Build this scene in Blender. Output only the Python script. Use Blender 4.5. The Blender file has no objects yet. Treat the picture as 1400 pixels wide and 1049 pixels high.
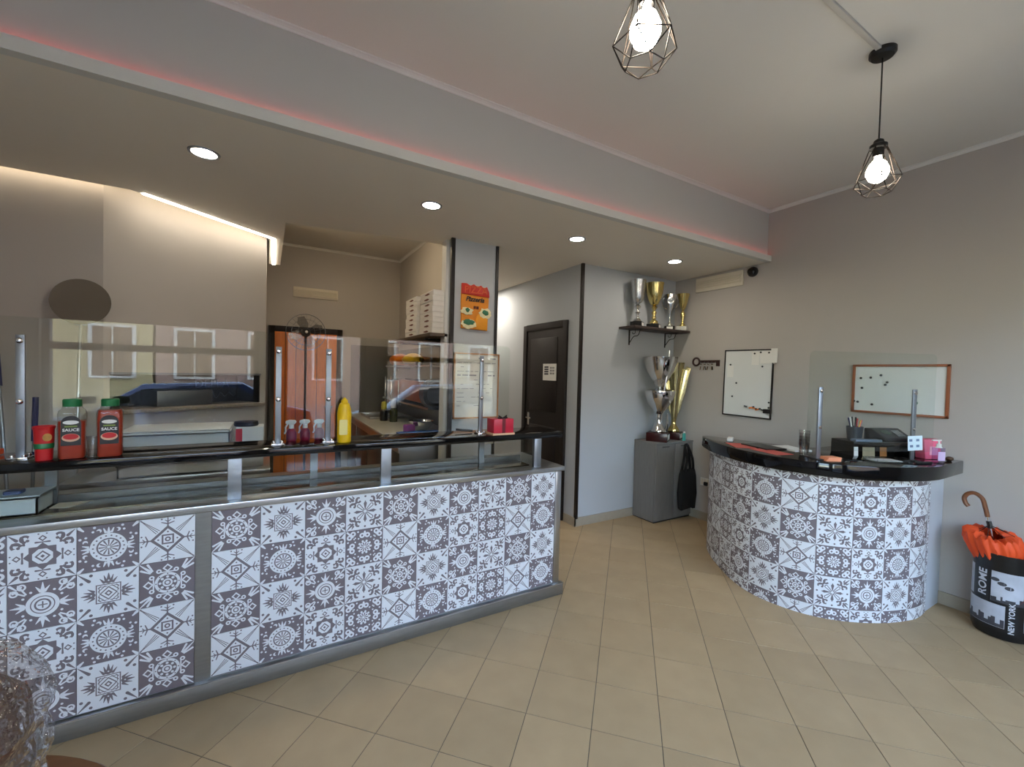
import bpy, bmesh, math, random
from mathutils import Matrix, Vector
PI = math.pi
random.seed(7)
scene = bpy.context.scene
COL = scene.collection

# ---------------------------------------------------------------- camera
CAM_H = 1.58
F_PX, YAW, PIT, ROL = 576.8, 0.52519, -0.02399, 0.02561
cd = bpy.data.cameras.new('camera'); cam = bpy.data.objects.new('camera', cd); COL.objects.link(cam)
cd.sensor_fit = 'HORIZONTAL'; cd.sensor_width = 36.0; cd.lens = 36.0 * F_PX / 1400.0
cd.clip_start = 0.02; cd.clip_end = 200
_d = Vector((math.sin(YAW) * math.cos(PIT), math.cos(YAW) * math.cos(PIT), math.sin(PIT)))
_r0 = Vector((math.cos(YAW), -math.sin(YAW), 0)); _u0 = _r0.cross(_d)
_r = _r0 * math.cos(ROL) + _u0 * math.sin(ROL); _u = _r.cross(_d)
_m = Matrix((_r, _u, -_d)).transposed().to_4x4(); _m.translation = (0, 0, CAM_H)
cam.matrix_world = _m
scene.camera = cam

# ---------------------------------------------------------------- sky, sun, exposure
world = bpy.data.worlds.new('world'); scene.world = world; world.use_nodes = True
wn = world.node_tree; wn.nodes.clear()
wo = wn.nodes.new('ShaderNodeOutputWorld'); wb = wn.nodes.new('ShaderNodeBackground')
sk = wn.nodes.new('ShaderNodeTexSky'); sk.sky_type = 'NISHITA'; sk.sun_disc = False
sk.sun_elevation = math.radians(42); sk.sun_rotation = math.radians(20); sk.air_density = 1.2; sk.dust_density = 1.0
SKY = 3.45
wb.inputs['Strength'].default_value = SKY
hsv = wn.nodes.new('ShaderNodeHueSaturation'); hsv.inputs['Saturation'].default_value = 0.85
wn.links.new(sk.outputs[0], hsv.inputs['Color']); wn.links.new(hsv.outputs[0], wb.inputs['Color']); wn.links.new(wb.outputs[0], wo.inputs['Surface'])
sd = bpy.data.lights.new('sun', 'SUN'); sun = bpy.data.objects.new('sun', sd); COL.objects.link(sun)
sd.energy = 1.5; sd.angle = math.radians(0.6); sd.color = (1.0, 0.90, 0.74)
sun.rotation_euler = (math.radians(-48), 0, math.radians(-18)); sun.location = (3, 8, 14)
vs = scene.view_settings
vs.view_transform = 'Standard'; vs.look = 'None'; vs.gamma = 1.0; vs.use_curve_mapping = False
vs.exposure = 0.09
scene.display_settings.display_device = 'sRGB'
cy = scene.cycles
cy.use_denoising = True
cy.max_bounces = 10; cy.diffuse_bounces = 5; cy.glossy_bounces = 5; cy.transparent_max_bounces = 24; cy.transmission_bounces = 8
cy.sample_clamp_indirect = 6.0; cy.caustics_reflective = False; cy.caustics_refractive = False

# ---------------------------------------------------------------- helpers: materials
def c(r, g, b):
    f = lambda v: (v / 255 / 12.92) if v / 255 <= 0.04045 else ((v / 255 + 0.055) / 1.055) ** 2.4
    return (f(r), f(g), f(b), 1.0)
MATS = {}
def mat(name, col, rough=0.5, metal=0.0, noise=0.06, nscale=8.0, bump=0.0, bscale=60.0, emit=0.0, ecol=None, spec=0.5, coat=0.0, stretch=None, sss=0.0):
    if name in MATS: return MATS[name]
    m = bpy.data.materials.new(name); m.use_nodes = True; nt = m.node_tree; b = nt.nodes['Principled BSDF']
    b.inputs['Roughness'].default_value = rough; b.inputs['Metallic'].default_value = metal
    b.inputs['Specular IOR Level'].default_value = spec
    if coat: b.inputs['Coat Weight'].default_value = coat; b.inputs['Coat Roughness'].default_value = 0.03
    tc = nt.nodes.new('ShaderNodeTexCoord'); src = tc.outputs['Object']
    if stretch:
        mp = nt.nodes.new('ShaderNodeMapping'); mp.inputs['Scale'].default_value = stretch
        nt.links.new(src, mp.inputs['Vector']); src = mp.outputs['Vector']
    nz = nt.nodes.new('ShaderNodeTexNoise'); nz.inputs['Scale'].default_value = nscale; nz.inputs['Detail'].default_value = 4
    nt.links.new(src, nz.inputs['Vector'])
    mx = nt.nodes.new('ShaderNodeMix'); mx.data_type = 'RGBA'
    mx.inputs[6].default_value = tuple(max(0, v * (1 - noise)) for v in col[:3]) + (1,)
    mx.inputs[7].default_value = tuple(min(1, v * (1 + noise)) for v in col[:3]) + (1,)
    nt.links.new(nz.outputs['Fac'], mx.inputs[0]); nt.links.new(mx.outputs[2], b.inputs['Base Color'])
    if bump:
        n2 = nt.nodes.new('ShaderNodeTexNoise'); n2.inputs['Scale'].default_value = bscale; n2.inputs['Detail'].default_value = 3
        nt.links.new(src, n2.inputs['Vector'])
        bp = nt.nodes.new('ShaderNodeBump'); bp.inputs['Strength'].default_value = bump; bp.inputs['Distance'].default_value = 0.002
        nt.links.new(n2.outputs['Fac'], bp.inputs['Height']); nt.links.new(bp.outputs[0], b.inputs['Normal'])
    if emit:
        b.inputs['Emission Color'].default_value = ecol or col; b.inputs['Emission Strength'].default_value = emit
    MATS[name] = m
    return m
def glass(name, tint=(1, 1, 1, 1), ior=1.45, rough=0.0, bumpy=0.0, bscale=20.0):
    if name in MATS: return MATS[name]
    m = bpy.data.materials.new(name); m.use_nodes = True; nt = m.node_tree; nt.nodes.clear()
    o = nt.nodes.new('ShaderNodeOutputMaterial'); ms = nt.nodes.new('ShaderNodeMixShader')
    tr = nt.nodes.new('ShaderNodeBsdfTransparent'); gl = nt.nodes.new('ShaderNodeBsdfGlossy'); fr = nt.nodes.new('ShaderNodeFresnel')
    ge = nt.nodes.new('ShaderNodeNewGeometry'); mi = nt.nodes.new('ShaderNodeMix'); mi.data_type = 'FLOAT'
    mi.inputs[2].default_value = ior; mi.inputs[3].default_value = 1 / ior   # thin sheet: same reflectance from both sides
    nt.links.new(ge.outputs['Backfacing'], mi.inputs[0]); nt.links.new(mi.outputs[0], fr.inputs['IOR'])
    tr.inputs['Color'].default_value = tint; gl.inputs['Color'].default_value = (1, 1, 1, 1); gl.inputs['Roughness'].default_value = rough
    if bumpy:
        tc = nt.nodes.new('ShaderNodeTexCoord'); nz = nt.nodes.new('ShaderNodeTexNoise'); nz.inputs['Scale'].default_value = bscale
        nt.links.new(tc.outputs['Object'], nz.inputs['Vector'])
        bp = nt.nodes.new('ShaderNodeBump'); bp.inputs['Strength'].default_value = bumpy; bp.inputs['Distance'].default_value = 0.02
        nt.links.new(nz.outputs['Fac'], bp.inputs['Height'])
        nt.links.new(bp.outputs[0], gl.inputs['Normal']); nt.links.new(bp.outputs[0], fr.inputs['Normal'])
    nt.links.new(fr.outputs[0], ms.inputs[0]); nt.links.new(tr.outputs[0], ms.inputs[1]); nt.links.new(gl.outputs[0], ms.inputs[2])
    nt.links.new(ms.outputs[0], o.inputs['Surface'])
    MATS[name] = m
    return m
def emis(name, col, s):
    if name in MATS: return MATS[name]
    m = bpy.data.materials.new(name); m.use_nodes = True; nt = m.node_tree; nt.nodes.clear()
    o = nt.nodes.new('ShaderNodeOutputMaterial'); e = nt.nodes.new('ShaderNodeEmission')
    e.inputs['Color'].default_value = col; e.inputs['Strength'].default_value = s
    nt.links.new(e.outputs[0], o.inputs['Surface']); MATS[name] = m
    return m

# ---------------------------------------------------------------- helpers: meshes
class MB:
    def __init__(s): s.v = []; s.f = []; s.uv = {}
    def add(s, vs_, fs):
        o = len(s.v); s.v += [tuple(p) for p in vs_]; s.f += [tuple(i + o for i in f) for f in fs]; return s
    def box(s, x0, x1, y0, y1, z0, z1):
        return s.add([(x0, y0, z0), (x1, y0, z0), (x1, y1, z0), (x0, y1, z0), (x0, y0, z1), (x1, y0, z1), (x1, y1, z1), (x0, y1, z1)],
                     [(0, 3, 2, 1), (4, 5, 6, 7), (0, 1, 5, 4), (1, 2, 6, 5), (2, 3, 7, 6), (3, 0, 4, 7)])
    def lathe(s, prof, n=24, cx=0, cy=0, cz=0, sx=1, sy=1, close=False):
        o = len(s.v)
        for r, z in prof:
            for i in range(n):
                a = 2 * PI * i / n; s.v.append((cx + r * sx * math.cos(a), cy + r * sy * math.sin(a), cz + z))
        k = len(prof)
        for j in range(k - 1 + (1 if close else 0)):
            for i in range(n):
                a, b = j * n + i, j * n + (i + 1) % n
                j2 = (j + 1) % k
                s.f.append((o + a, o + b, o + j2 * n + (i + 1) % n, o + j2 * n + i))
        if not close:
            if prof[0][0] > 1e-5: s.f.append(tuple(o + i for i in range(n - 1, -1, -1)))
            if prof[-1][0] > 1e-5: s.f.append(tuple(o + (k - 1) * n + i for i in range(n)))
        return s
    def cyl(s, x, y, z0, z1, r, n=20, r2=None):
        return s.lathe([(r, z0), (r if r2 is None else r2, z1)], n, x, y)
    def tube(s, pts, r, n=8, closed=False):
        pts = [Vector(p) for p in pts]; o = len(s.v); k = len(pts); up = None
        for i, p in enumerate(pts):
            a = pts[(i - 1) % k] if (closed or i) else p; b = pts[(i + 1) % k] if (closed or i < k - 1) else p
            t = (b - a).normalized()
            if up is None: up = Vector((0, 0, 1)) if abs(t.z) < 0.9 else Vector((1, 0, 0))
            sx = t.cross(up).normalized(); up2 = sx.cross(t).normalized(); up = up2
            rr = r[i] if isinstance(r, (list, tuple)) else r
            for j in range(n):
                q = 2 * PI * j / n; s.v.append(tuple(p + sx * math.cos(q) * rr + up2 * math.sin(q) * rr))
        for i in range(k - (0 if closed else 1)):
            i2 = (i + 1) % k
            for j in range(n):
                s.f.append((o + i * n + j, o + i * n + (j + 1) % n, o + i2 * n + (j + 1) % n, o + i2 * n + j))
        if not closed:
            s.f.append(tuple(o + j for j in range(n - 1, -1, -1))); s.f.append(tuple(o + (k - 1) * n + j for j in range(n)))
        return s
    def prism(s, poly, a0, a1, axis='z'):
        n = len(poly)
        mp = {'z': lambda p, h: (p[0], p[1], h), 'y': lambda p, h: (p[0], h, p[1]), 'x': lambda p, h: (h, p[0], p[1])}[axis]
        vs_ = [mp(p, a0) for p in poly] + [mp(p, a1) for p in poly]
        fs = [tuple(range(n - 1, -1, -1)), tuple(range(n, 2 * n))] + [(i, (i + 1) % n, n + (i + 1) % n, n + i) for i in range(n)]
        return s.add(vs_, fs)
    def sphere(s, x, y, z, r, n=16, k=10, sz=1.0):
        return s.lathe([(max(1e-4, r * math.sin(PI * i / k)) , -r * sz * math.cos(PI * i / k)) for i in range(k + 1)], n, x, y, z)
    def xf(s, M, start=0):
        s.v[start:] = [tuple(M @ Vector(p)) for p in s.v[start:]]; return s
    def mesh(s, name, smooth=False, bev=0.0, seg=2, ang=30):
        me = bpy.data.meshes.new(name); me.from_pydata(s.v, [], s.f)
        bm = bmesh.new(); bm.from_mesh(me)
        bmesh.ops.remove_doubles(bm, verts=bm.verts, dist=1e-6)
        bmesh.ops.recalc_face_normals(bm, faces=bm.faces)
        if bev:
            es = [e for e in bm.edges if len(e.link_faces) == 2 and e.calc_face_angle(0) > 0.6]
            bmesh.ops.bevel(bm, geom=es, offset=bev, segments=seg, profile=0.5, affect='EDGES', clamp_overlap=True)
        bm.to_mesh(me); bm.free()
        if smooth or bev:
            for p in me.polygons: p.use_smooth = True
            me.set_sharp_from_angle(angle=math.radians(ang))
        return me
    def build(s, name, m, parent=None, smooth=False, bev=0.0, seg=2, ang=30, world=True, kind=None):
        if parent is not None and world:
            l = parent.matrix_basis.inverted(); p = parent.parent
            while p is not None: l = l @ p.matrix_basis.inverted(); p = p.parent
            s.xf(l)
        o = bpy.data.objects.new(name, s.mesh(name, smooth, bev, seg, ang)); COL.objects.link(o)
        if m is not None: o.data.materials.append(m)
        if parent is not None: o.parent = parent
        if kind: o['kind'] = kind
        return o
def tag(o, label, cat, group=None):
    o['label'] = label; o['category'] = cat
    if group: o['group'] = group
    return o
def thing(name, label, cat, loc=(0, 0, 0), rz=0.0, group=None):
    o = bpy.data.objects.new(name, None); COL.objects.link(o); o.empty_display_size = 0.1
    o.matrix_basis = Matrix.Translation(loc) @ Matrix.Rotation(rz, 4, 'Z')
    return tag(o, label, cat, group)
def struct(name, mb, m, parent=None, **k):
    o = mb.build(name, m, parent, **k)
    if parent is None: o['kind'] = 'structure'
    return o
def dup(root, loc, rz, label=None, group=None):
    r = root.copy(); COL.objects.link(r); r.matrix_basis = Matrix.Translation(loc) @ Matrix.Rotation(rz, 4, 'Z')
    if label: r['label'] = label
    if group: r['group'] = group
    for ch in list(root.children):
        q = ch.copy(); COL.objects.link(q); q.parent = r
        for g in list(ch.children):
            w = g.copy(); COL.objects.link(w); w.parent = q
    return r
def text_mb(body, size, ext=0.0005, bold=0.0, shear=0.0):
    cu = bpy.data.curves.new('t', 'FONT'); cu.body = body; cu.size = size; cu.extrude = ext; cu.offset = bold; cu.shear = shear
    cu.align_x = 'CENTER'; cu.align_y = 'CENTER'; cu.resolution_u = 3
    o = bpy.data.objects.new('t', cu); COL.objects.link(o)
    dg = bpy.context.evaluated_depsgraph_get(); me = bpy.data.meshes.new_from_object(o.evaluated_get(dg))
    mb = MB(); mb.add([v.co[:] for v in me.vertices], [tuple(p.vertices) for p in me.polygons])
    bpy.data.objects.remove(o); bpy.data.curves.remove(cu); bpy.data.meshes.remove(me)
    return mb
def frame(origin, ex, ey):
    ex = Vector(ex).normalized(); ey = Vector(ey).normalized(); ez = ex.cross(ey)
    M = Matrix((ex, ey, ez)).transposed().to_4x4(); M.translation = origin
    return M
def rrect(x0, x1, y0, y1, r, n=6, corners=(1, 1, 1, 1)):
    pts = []
    for k, (cx, cy_, a) in enumerate(((x1 - r, y1 - r, 0), (x0 + r, y1 - r, 90), (x0 + r, y0 + r, 180), (x1 - r, y0 + r, 270))):
        if not corners[k]:
            pts.append(((x1, y1), (x0, y1), (x0, y0), (x1, y0))[k]); continue
        for i in range(n + 1):
            t = math.radians(a + 90 * i / n); pts.append((cx + r * math.cos(t), cy_ + r * math.sin(t)))
    return pts
def crom(P, n=10):
    out = []
    for i in range(len(P) - 1):
        p0 = Vector(P[max(i - 1, 0)]); p1 = Vector(P[i]); p2 = Vector(P[i + 1]); p3 = Vector(P[min(i + 2, len(P) - 1)])
        for k in range(n):
            t = k / n
            out.append(0.5 * ((2 * p1) + (p2 - p0) * t + (2 * p0 - 5 * p1 + 4 * p2 - p3) * t * t + (3 * p1 - p0 - 3 * p2 + p3) * t ** 3))
    out.append(Vector(P[-1]))
    return out

# ---------------------------------------------------------------- materials
WALL = mat('taupe_wall_paint', c(182, 176, 170), 0.75, noise=0.03, nscale=3, bump=0.15, bscale=180)
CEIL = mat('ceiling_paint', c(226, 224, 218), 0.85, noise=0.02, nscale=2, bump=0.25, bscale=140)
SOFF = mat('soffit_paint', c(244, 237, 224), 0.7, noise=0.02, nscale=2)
WHITE = mat('white_paint', c(225, 224, 220), 0.5, noise=0.02)
STEEL = mat('brushed_steel', c(190, 192, 194), 0.28, 1.0, noise=0.08, nscale=40, bump=0.05, bscale=200, stretch=(1, 8, 8))
STEEL_D = mat('dark_steel', c(120, 122, 124), 0.35, 1.0, noise=0.12, nscale=20)
CHROME = mat('chrome', c(225, 226, 228), 0.12, 1.0, noise=0.02)
ALU = mat('satin_aluminium', c(150, 155, 160), 0.42, 0.9, noise=0.05, nscale=30)
PLAT = mat('grey_plinth_metal', c(150, 150, 148), 0.38, 0.85, noise=0.15, nscale=12, stretch=(1, 6, 6))
GRAN = mat('black_granite', c(9, 9, 11), 0.06, 0.0, noise=0.3, nscale=120, spec=0.4)
DBROWN = mat('dark_brown_wood', c(22, 14, 12), 0.45, noise=0.3, nscale=14, stretch=(8, 8, 1), bump=0.1)
BLACK = mat('black_plastic', c(16, 16, 17), 0.4, noise=0.2)
BLACKM = mat('black_matte', c(12, 12, 13), 0.8, noise=0.2)
GLASS = glass('clear_acrylic', (0.94, 0.965, 0.955, 1), 1.44)
PAPER = mat('white_paper', c(232, 231, 226), 0.8, noise=0.03)
GROUT = mat('grout', c(95, 88, 80), 0.9, noise=0.1, nscale=30)
STONE = mat('baseboard_tile', c(165, 155, 138), 0.45, noise=0.08, nscale=20)
GREYWOOD = mat('grey_wood', c(118, 115, 112), 0.5, noise=0.18, nscale=9, stretch=(10, 10, 1), bump=0.08)
WOODO = mat('backlit_orange_wood', c(238, 124, 36), 0.45, noise=0.22, nscale=7, stretch=(10, 10, 1))  # orange brightened to stand in for a glow from behind the door
RED = mat('red_plastic', c(190, 25, 30), 0.35, noise=0.08)
GREEN = mat('green_plastic', c(24, 110, 62), 0.4, noise=0.06)
NAVY = mat('navy_blue', c(28, 36, 92), 0.4, noise=0.1)
SILVER = mat('polished_silver', c(215, 214, 212), 0.08, 1.0, noise=0.03)
GOLD = mat('polished_gold', c(224, 202, 132), 0.14, 1.0, noise=0.05)
ORANGE = mat('orange_fabric', c(228, 78, 24), 0.6, noise=0.12, nscale=25, bump=0.1)
PINK = mat('pink_plastic', c(238, 108, 138), 0.4, noise=0.06)
CREAM = mat('cream_plastic', c(222, 214, 196), 0.5, noise=0.03)
# ================================================================ the setting
XR, YT, YB, XK, YF, XL, ZC, ZS = 4.22, 3.43, 6.42, 1.72, -1.25, -2.4, 3.23, 2.73
# ---- floor: diagonal tiles over a recessed grout bed
floor = struct('floor', MB().box(XL - 0.1, XR + 0.1, YF - 0.1, YB + 0.1, -0.08, -0.0022), GROUT)
def tile_floor_mat():
    m = bpy.data.materials.new('beige_floor_tile'); m.use_nodes = True; nt = m.node_tree; b = nt.nodes['Principled BSDF']
    b.inputs['Roughness'].default_value = 0.5; b.inputs['Specular IOR Level'].default_value = 0.35
    ge = nt.nodes.new('ShaderNodeNewGeometry'); oi = nt.nodes.new('ShaderNodeObjectInfo')
    n1 = nt.nodes.new('ShaderNodeTexNoise'); n1.inputs['Scale'].default_value = 7; n1.inputs['Detail'].default_value = 8
    nt.links.new(ge.outputs['Position'], n1.inputs['Vector'])
    n2 = nt.nodes.new('ShaderNodeTexNoise'); n2.inputs['Scale'].default_value = 160; n2.inputs['Detail'].default_value = 2
    nt.links.new(ge.outputs['Position'], n2.inputs['Vector'])
    a = nt.nodes.new('ShaderNodeMix'); a.data_type = 'RGBA'; a.inputs[6].default_value = c(166, 142, 108); a.inputs[7].default_value = c(182, 158, 122)
    nt.links.new(n1.outputs['Fac'], a.inputs[0])
    hs = nt.nodes.new('ShaderNodeHueSaturation'); mr = nt.nodes.new('ShaderNodeMapRange')
    mr.inputs['To Min'].default_value = 0.94; mr.inputs['To Max'].default_value = 1.06
    nt.links.new(oi.outputs['Random'], mr.inputs['Value']); nt.links.new(mr.outputs[0], hs.inputs['Value'])
    nt.links.new(a.outputs[2], hs.inputs['Color']); nt.links.new(hs.outputs[0], b.inputs['Base Color'])
    mr2 = nt.nodes.new('ShaderNodeMapRange'); mr2.inputs['To Min'].default_value = 0.42; mr2.inputs['To Max'].default_value = 0.62
    nt.links.new(n2.outputs['Fac'], mr2.inputs['Value']); nt.links.new(mr2.outputs[0], b.inputs['Roughness'])
    bp = nt.nodes.new('ShaderNodeBump'); bp.inputs['Strength'].default_value = 0.08; bp.inputs['Distance'].default_value = 0.001
    nt.links.new(n2.outputs['Fac'], bp.inputs['Height']); nt.links.new(bp.outputs[0], b.inputs['Normal'])
    return m
FT = tile_floor_mat()
TS, TO, TA = 0.30028, (0.84239, 1.40485), math.radians(-45.466)
ca, sa = math.cos(TA), math.sin(TA)
def tile_poly(i, j, g=0.0016):
    q = []
    for di, dj in ((g / TS, g / TS), (1 - g / TS, g / TS), (1 - g / TS, 1 - g / TS), (g / TS, 1 - g / TS)):
        u_, v_ = (i + di) * TS, (j + dj) * TS
        q.append((TO[0] + u_ * ca - v_ * sa, TO[1] + u_ * sa + v_ * ca))
    return q
def clip(poly, x0, x1, y0, y1):
    for ax, lim, sg in ((0, x0, 1), (0, x1, -1), (1, y0, 1), (1, y1, -1)):
        out = []
        for k in range(len(poly)):
            p, q = poly[k], poly[(k + 1) % len(poly)]
            dp, dq = sg * (p[ax] - lim), sg * (q[ax] - lim)
            if dp >= 0: out.append(p)
            if dp * dq < 0:
                t = dp / (dp - dq); out.append((p[0] + t * (q[0] - p[0]), p[1] + t * (q[1] - p[1])))
        poly = out
        if len(poly) < 3: return []
    return poly
def slab(poly, b=0.0012):
    cx = sum(p[0] for p in poly) / len(poly); cy_ = sum(p[1] for p in poly) / len(poly); n = len(poly)
    def inset(p):
        d = Vector((cx - p[0], cy_ - p[1])); l = d.length; return (p[0] + d.x / l * b * 1.4, p[1] + d.y / l * b * 1.4)
    mb = MB()
    mb.add([(p[0], p[1], -0.007) for p in poly] + [(p[0], p[1], -b * 0.6) for p in poly] + [inset(p) + (0.0,) for p in poly],
           [tuple(range(2 * n, 3 * n))] + [(i, (i + 1) % n, n + (i + 1) % n, n + i) for i in range(n)] + [(n + i, n + (i + 1) % n, 2 * n + (i + 1) % n, 2 * n + i) for i in range(n)])
    return mb
def in_view(x, y):
    P = Vector((x, y, -CAM_H)); z = P.dot(_d)
    if z < 0.3: return False
    px = 700 + F_PX * P.dot(_r) / z; py = 524.5 - F_PX * P.dot(_u) / z
    if not (-90 < px < 1490 and py < 1190): return False
    if y > 2.62 and x < 1.95: return False
    if x > 3.62 and 1.3 < y < 2.4: return False
    return y < 3.6 or (1.8 < x < 2.9 and y < 4.6)
shared = None; rest = MB(); nt_tiles = 0
h_ = TS / 2
for i in range(-22, 30):
    for j in range(-22, 30):
        P = tile_poly(i, j); cx = sum(p[0] for p in P) / 4; cy_ = sum(p[1] for p in P) / 4
        Q = clip(P, XL, XR, YF, YB)
        if len(Q) < 3: continue
        area = abs(sum(Q[k][0] * Q[(k + 1) % len(Q)][1] - Q[(k + 1) % len(Q)][0] * Q[k][1] for k in range(len(Q)))) / 2
        if area < 4e-4: continue
        if not in_view(cx, cy_) or nt_tiles >= 300:
            s_ = slab(Q); rest.add(s_.v, s_.f); continue
        nt_tiles += 1
        if area > TS * TS * 0.97:
            if shared is None:
                m0 = slab([(p[0] - cx, p[1] - cy_) for p in P]); shared = m0.mesh('floor_tile'); shared.materials.append(FT)
            o = bpy.data.objects.new('floor_tile', shared); COL.objects.link(o); o.location = (cx, cy_, 0)
        else:
            mb = slab([(p[0] - cx, p[1] - cy_) for p in Q]); o = mb.build('floor_tile', FT); o.location = (cx, cy_, 0)
        o.parent = floor
r_ = rest.build('floor_tile_field', FT, floor); r_['kind'] = 'stuff'

# ---- walls
struct('wall_right', MB().box(XR, XR + 0.2, YF - 0.2, YT + 0.2, -0.1, ZC + 0.1), WALL)
struct('wall_back', MB().box(2.79, XR + 0.2, YT, YB + 0.2, -0.1, ZS + 0.02), mat('cool_grey_wall_paint', c(184, 189, 194), 0.7, noise=0.03, nscale=3, bump=0.15, bscale=180))
struct('wall_column', MB().box(1.36, 1.80, YT, 3.60, -0.1, ZS + 0.02), MATS['cool_grey_wall_paint'])
struct('wall_partition', MB().box(XK, 1.80, 3.60, YB, -0.1, ZC), WALL)
struct('wall_kitchen', MB().box(XL - 0.2, XR + 0.2, YB, YB + 0.2, -0.1, ZC + 0.1), WALL)
struct('wall_left', MB().box(XL - 0.2, XL, YF - 0.2, YB + 0.2, -0.1, ZC + 0.1), WALL)
# oven wall: straight run, then a diagonal run with a long oven mouth in it
A2, B2 = Vector((-0.95, 3.80)), Vector((-0.02, 4.46))
d2 = (B2 - A2).normalized(); n2 = Vector((d2.y, -d2.x))     # n2 points to the room
def w2(s, dep=0.0): p = A2 + d2 * s - n2 * dep; return (p.x, p.y)
L2 = (B2 - A2).length
S0, S1, Z0, Z1 = 0.035, L2 - 0.05, 1.262, 1.507
ow = MB()
full = [(XL - 0.1, 3.80), tuple(A2), tuple(B2), (-0.02, 5.45), (XL - 0.1, 5.45)]
ow.prism(full, -0.1, Z0 - 0.03).prism(full, Z1, ZC)
ow.prism([(XL - 0.1, 3.80), tuple(A2), w2(S0), w2(S0, 0.45), (XL - 0.1, 4.4)], Z0 - 0.03, Z1)
ow.prism([w2(S1), tuple(B2), (-0.02, 5.45), (-0.4, 5.45), w2(S1, 0.45)], Z0 - 0.03, Z1)
struct('wall_oven', ow, WALL)
# ---- ceiling and dropped soffit
struct('ceiling', MB().box(XL - 0.2, XR + 0.2, YF - 0.2, YB + 0.2, ZC, ZC + 0.2), CEIL)
YBM = 2.372
sp = [(XL, YBM), (XR, YBM), (XR, YT + 0.02), (2.80, YT + 0.02), (2.80, YB), (1.79, YB), (1.79, 3.58), (1.40, 3.65), (0.11, 3.84), (0.11, 5.45), (0.0, 5.45), (0.0, 4.385), (-0.80, 3.72), (XL, 3.72)]
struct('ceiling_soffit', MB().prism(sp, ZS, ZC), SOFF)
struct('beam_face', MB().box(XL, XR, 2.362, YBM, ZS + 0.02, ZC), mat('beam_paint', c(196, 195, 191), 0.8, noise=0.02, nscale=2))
struct('trim_fascia', MB().box(XL, XR, 2.322, 2.336, ZS, ZS + 0.056).box(XL, XR, 2.336, YBM, ZS, ZS + 0.019), mat('fascia_paint', c(222, 222, 216), 0.6, noise=0.02))
# crown mouldings
def crown(mb, p, q, n, z=ZC, w=0.026):
    p = Vector(p); q = Vector(q); n = Vector(n)
    prof = [(0, -w), (0.006, -w), (0.009, -w * 0.6), (w * 0.6, -0.009), (w, -0.006), (w, 0), (0, 0)]
    k = len(prof); vs_ = [(e.x + n.x * a, e.y + n.y * a, z + b) for e in (p, q) for a, b in prof]
    mb.add(vs_, [tuple(range(k)), tuple(range(2 * k - 1, k - 1, -1))] + [(i, (i + 1) % k, k + (i + 1) % k, k + i) for i in range(k)])
mb = MB(); crown(mb, (XL, 2.362), (XR, 2.362), (0, -1)); struct('trim_crown_beam', mb, WHITE)
mb = MB(); crown(mb, (XR, YF), (XR, YBM), (-1, 0)); struct('trim_crown_right', mb, WHITE)
mb = MB(); crown(mb, (0.0, YB), (XK, YB), (0, -1)); crown(mb, (XK, YB), (XK, 3.6), (-1, 0)); struct('trim_crown_kitchen', mb, WHITE)
# dark corner strips
for x0, x1, y0, y1, nm in ((1.352, 1.386, 3.418, 3.448, 'column_near'), (1.784, 1.81, 3.418, 3.448, 'column_far'), (2.782, 2.812, 3.416, 3.446, 'corner'), (1.335, 1.36, 3.50, 3.60, 'column_side')):
    struct('trim_' + nm, MB().box(x0, x1, y0, y1, 0.0 if nm != 'corner' else 0.08, ZS), DBROWN if nm != 'column_side' else WHITE)
struct('baseboard_right', MB().box(XR - 0.012, XR, YF, YT, 0.0, 0.09), STONE)
struct('baseboard_back', MB().box(2.778, XR, YT - 0.012, YT, 0.0, 0.09).box(2.778, 2.79, YT - 0.012, 3.62, 0.0, 0.09), STONE)
# ---- front of the shop, behind the camera: wall, two windows and a door
fw = MB()
for x0, x1, z0, z1 in ((XL - 0.2, -2.1, -0.1, ZC + 0.1), (-2.1, XR + 0.2, 2.75, ZC + 0.1), (-2.1, -0.1, -0.1, 0.55), (-0.1, 0.15, -0.1, 2.75), (1.25, 1.5, -0.1, 2.75), (1.5, 3.45, -0.1, 0.55), (3.45, XR + 0.2, -0.1, 2.75)):
    fw.box(x0, x1, YF - 0.2, YF, z0, z1)
struct('wall_front', fw, WALL)
FRM = mat('grey_window_frame', c(120, 120, 118), 0.4, 0.4)
WGL = glass('window_glass', (0.97, 0.98, 0.98, 1), 1.45)
for k, (x0, x1, z0, z1) in enumerate(((-2.1, -0.1, 0.55, 2.75), (1.5, 3.45, 0.55, 2.75))):
    mb = MB().box(x0, x0 + 0.06, YF - 0.14, YF - 0.06, z0, z1).box(x1 - 0.06, x1, YF - 0.14, YF - 0.06, z0, z1)
    mb.box(x0, x1, YF - 0.14, YF - 0.06, z0, z0 + 0.06).box(x0, x1, YF - 0.14, YF - 0.06, z1 - 0.06, z1).box(x0, x1, YF - 0.14, YF - 0.06, 1.72, 1.80)
    w = struct('window_%d' % (k + 1), mb, FRM)
    MB().box(x0 + 0.05, x1 - 0.05, YF - 0.104, YF - 0.098, z0 + 0.05, 1.73).build('pane', WGL, w)
    MB().box(x0 + 0.05, x1 - 0.05, YF - 0.104, YF - 0.098, 1.79, z1 - 0.05).build('pane', WGL, w)
mb = MB().box(0.15, 0.23, YF - 0.14, YF - 0.06, 0, 2.75).box(1.17, 1.25, YF - 0.14, YF - 0.06, 0, 2.75).box(0.15, 1.25, YF - 0.14, YF - 0.06, 2.1, 2.2).box(0.15, 1.25, YF - 0.14, YF - 0.06, 2.67, 2.75).box(0.23, 1.17, YF - 0.14, YF - 0.06, 0, 0.2)
w = struct('door_3', mb, FRM)
MB().box(0.22, 1.18, YF - 0.104, YF - 0.098, 0.19, 2.11).build('pane', WGL, w)
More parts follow.
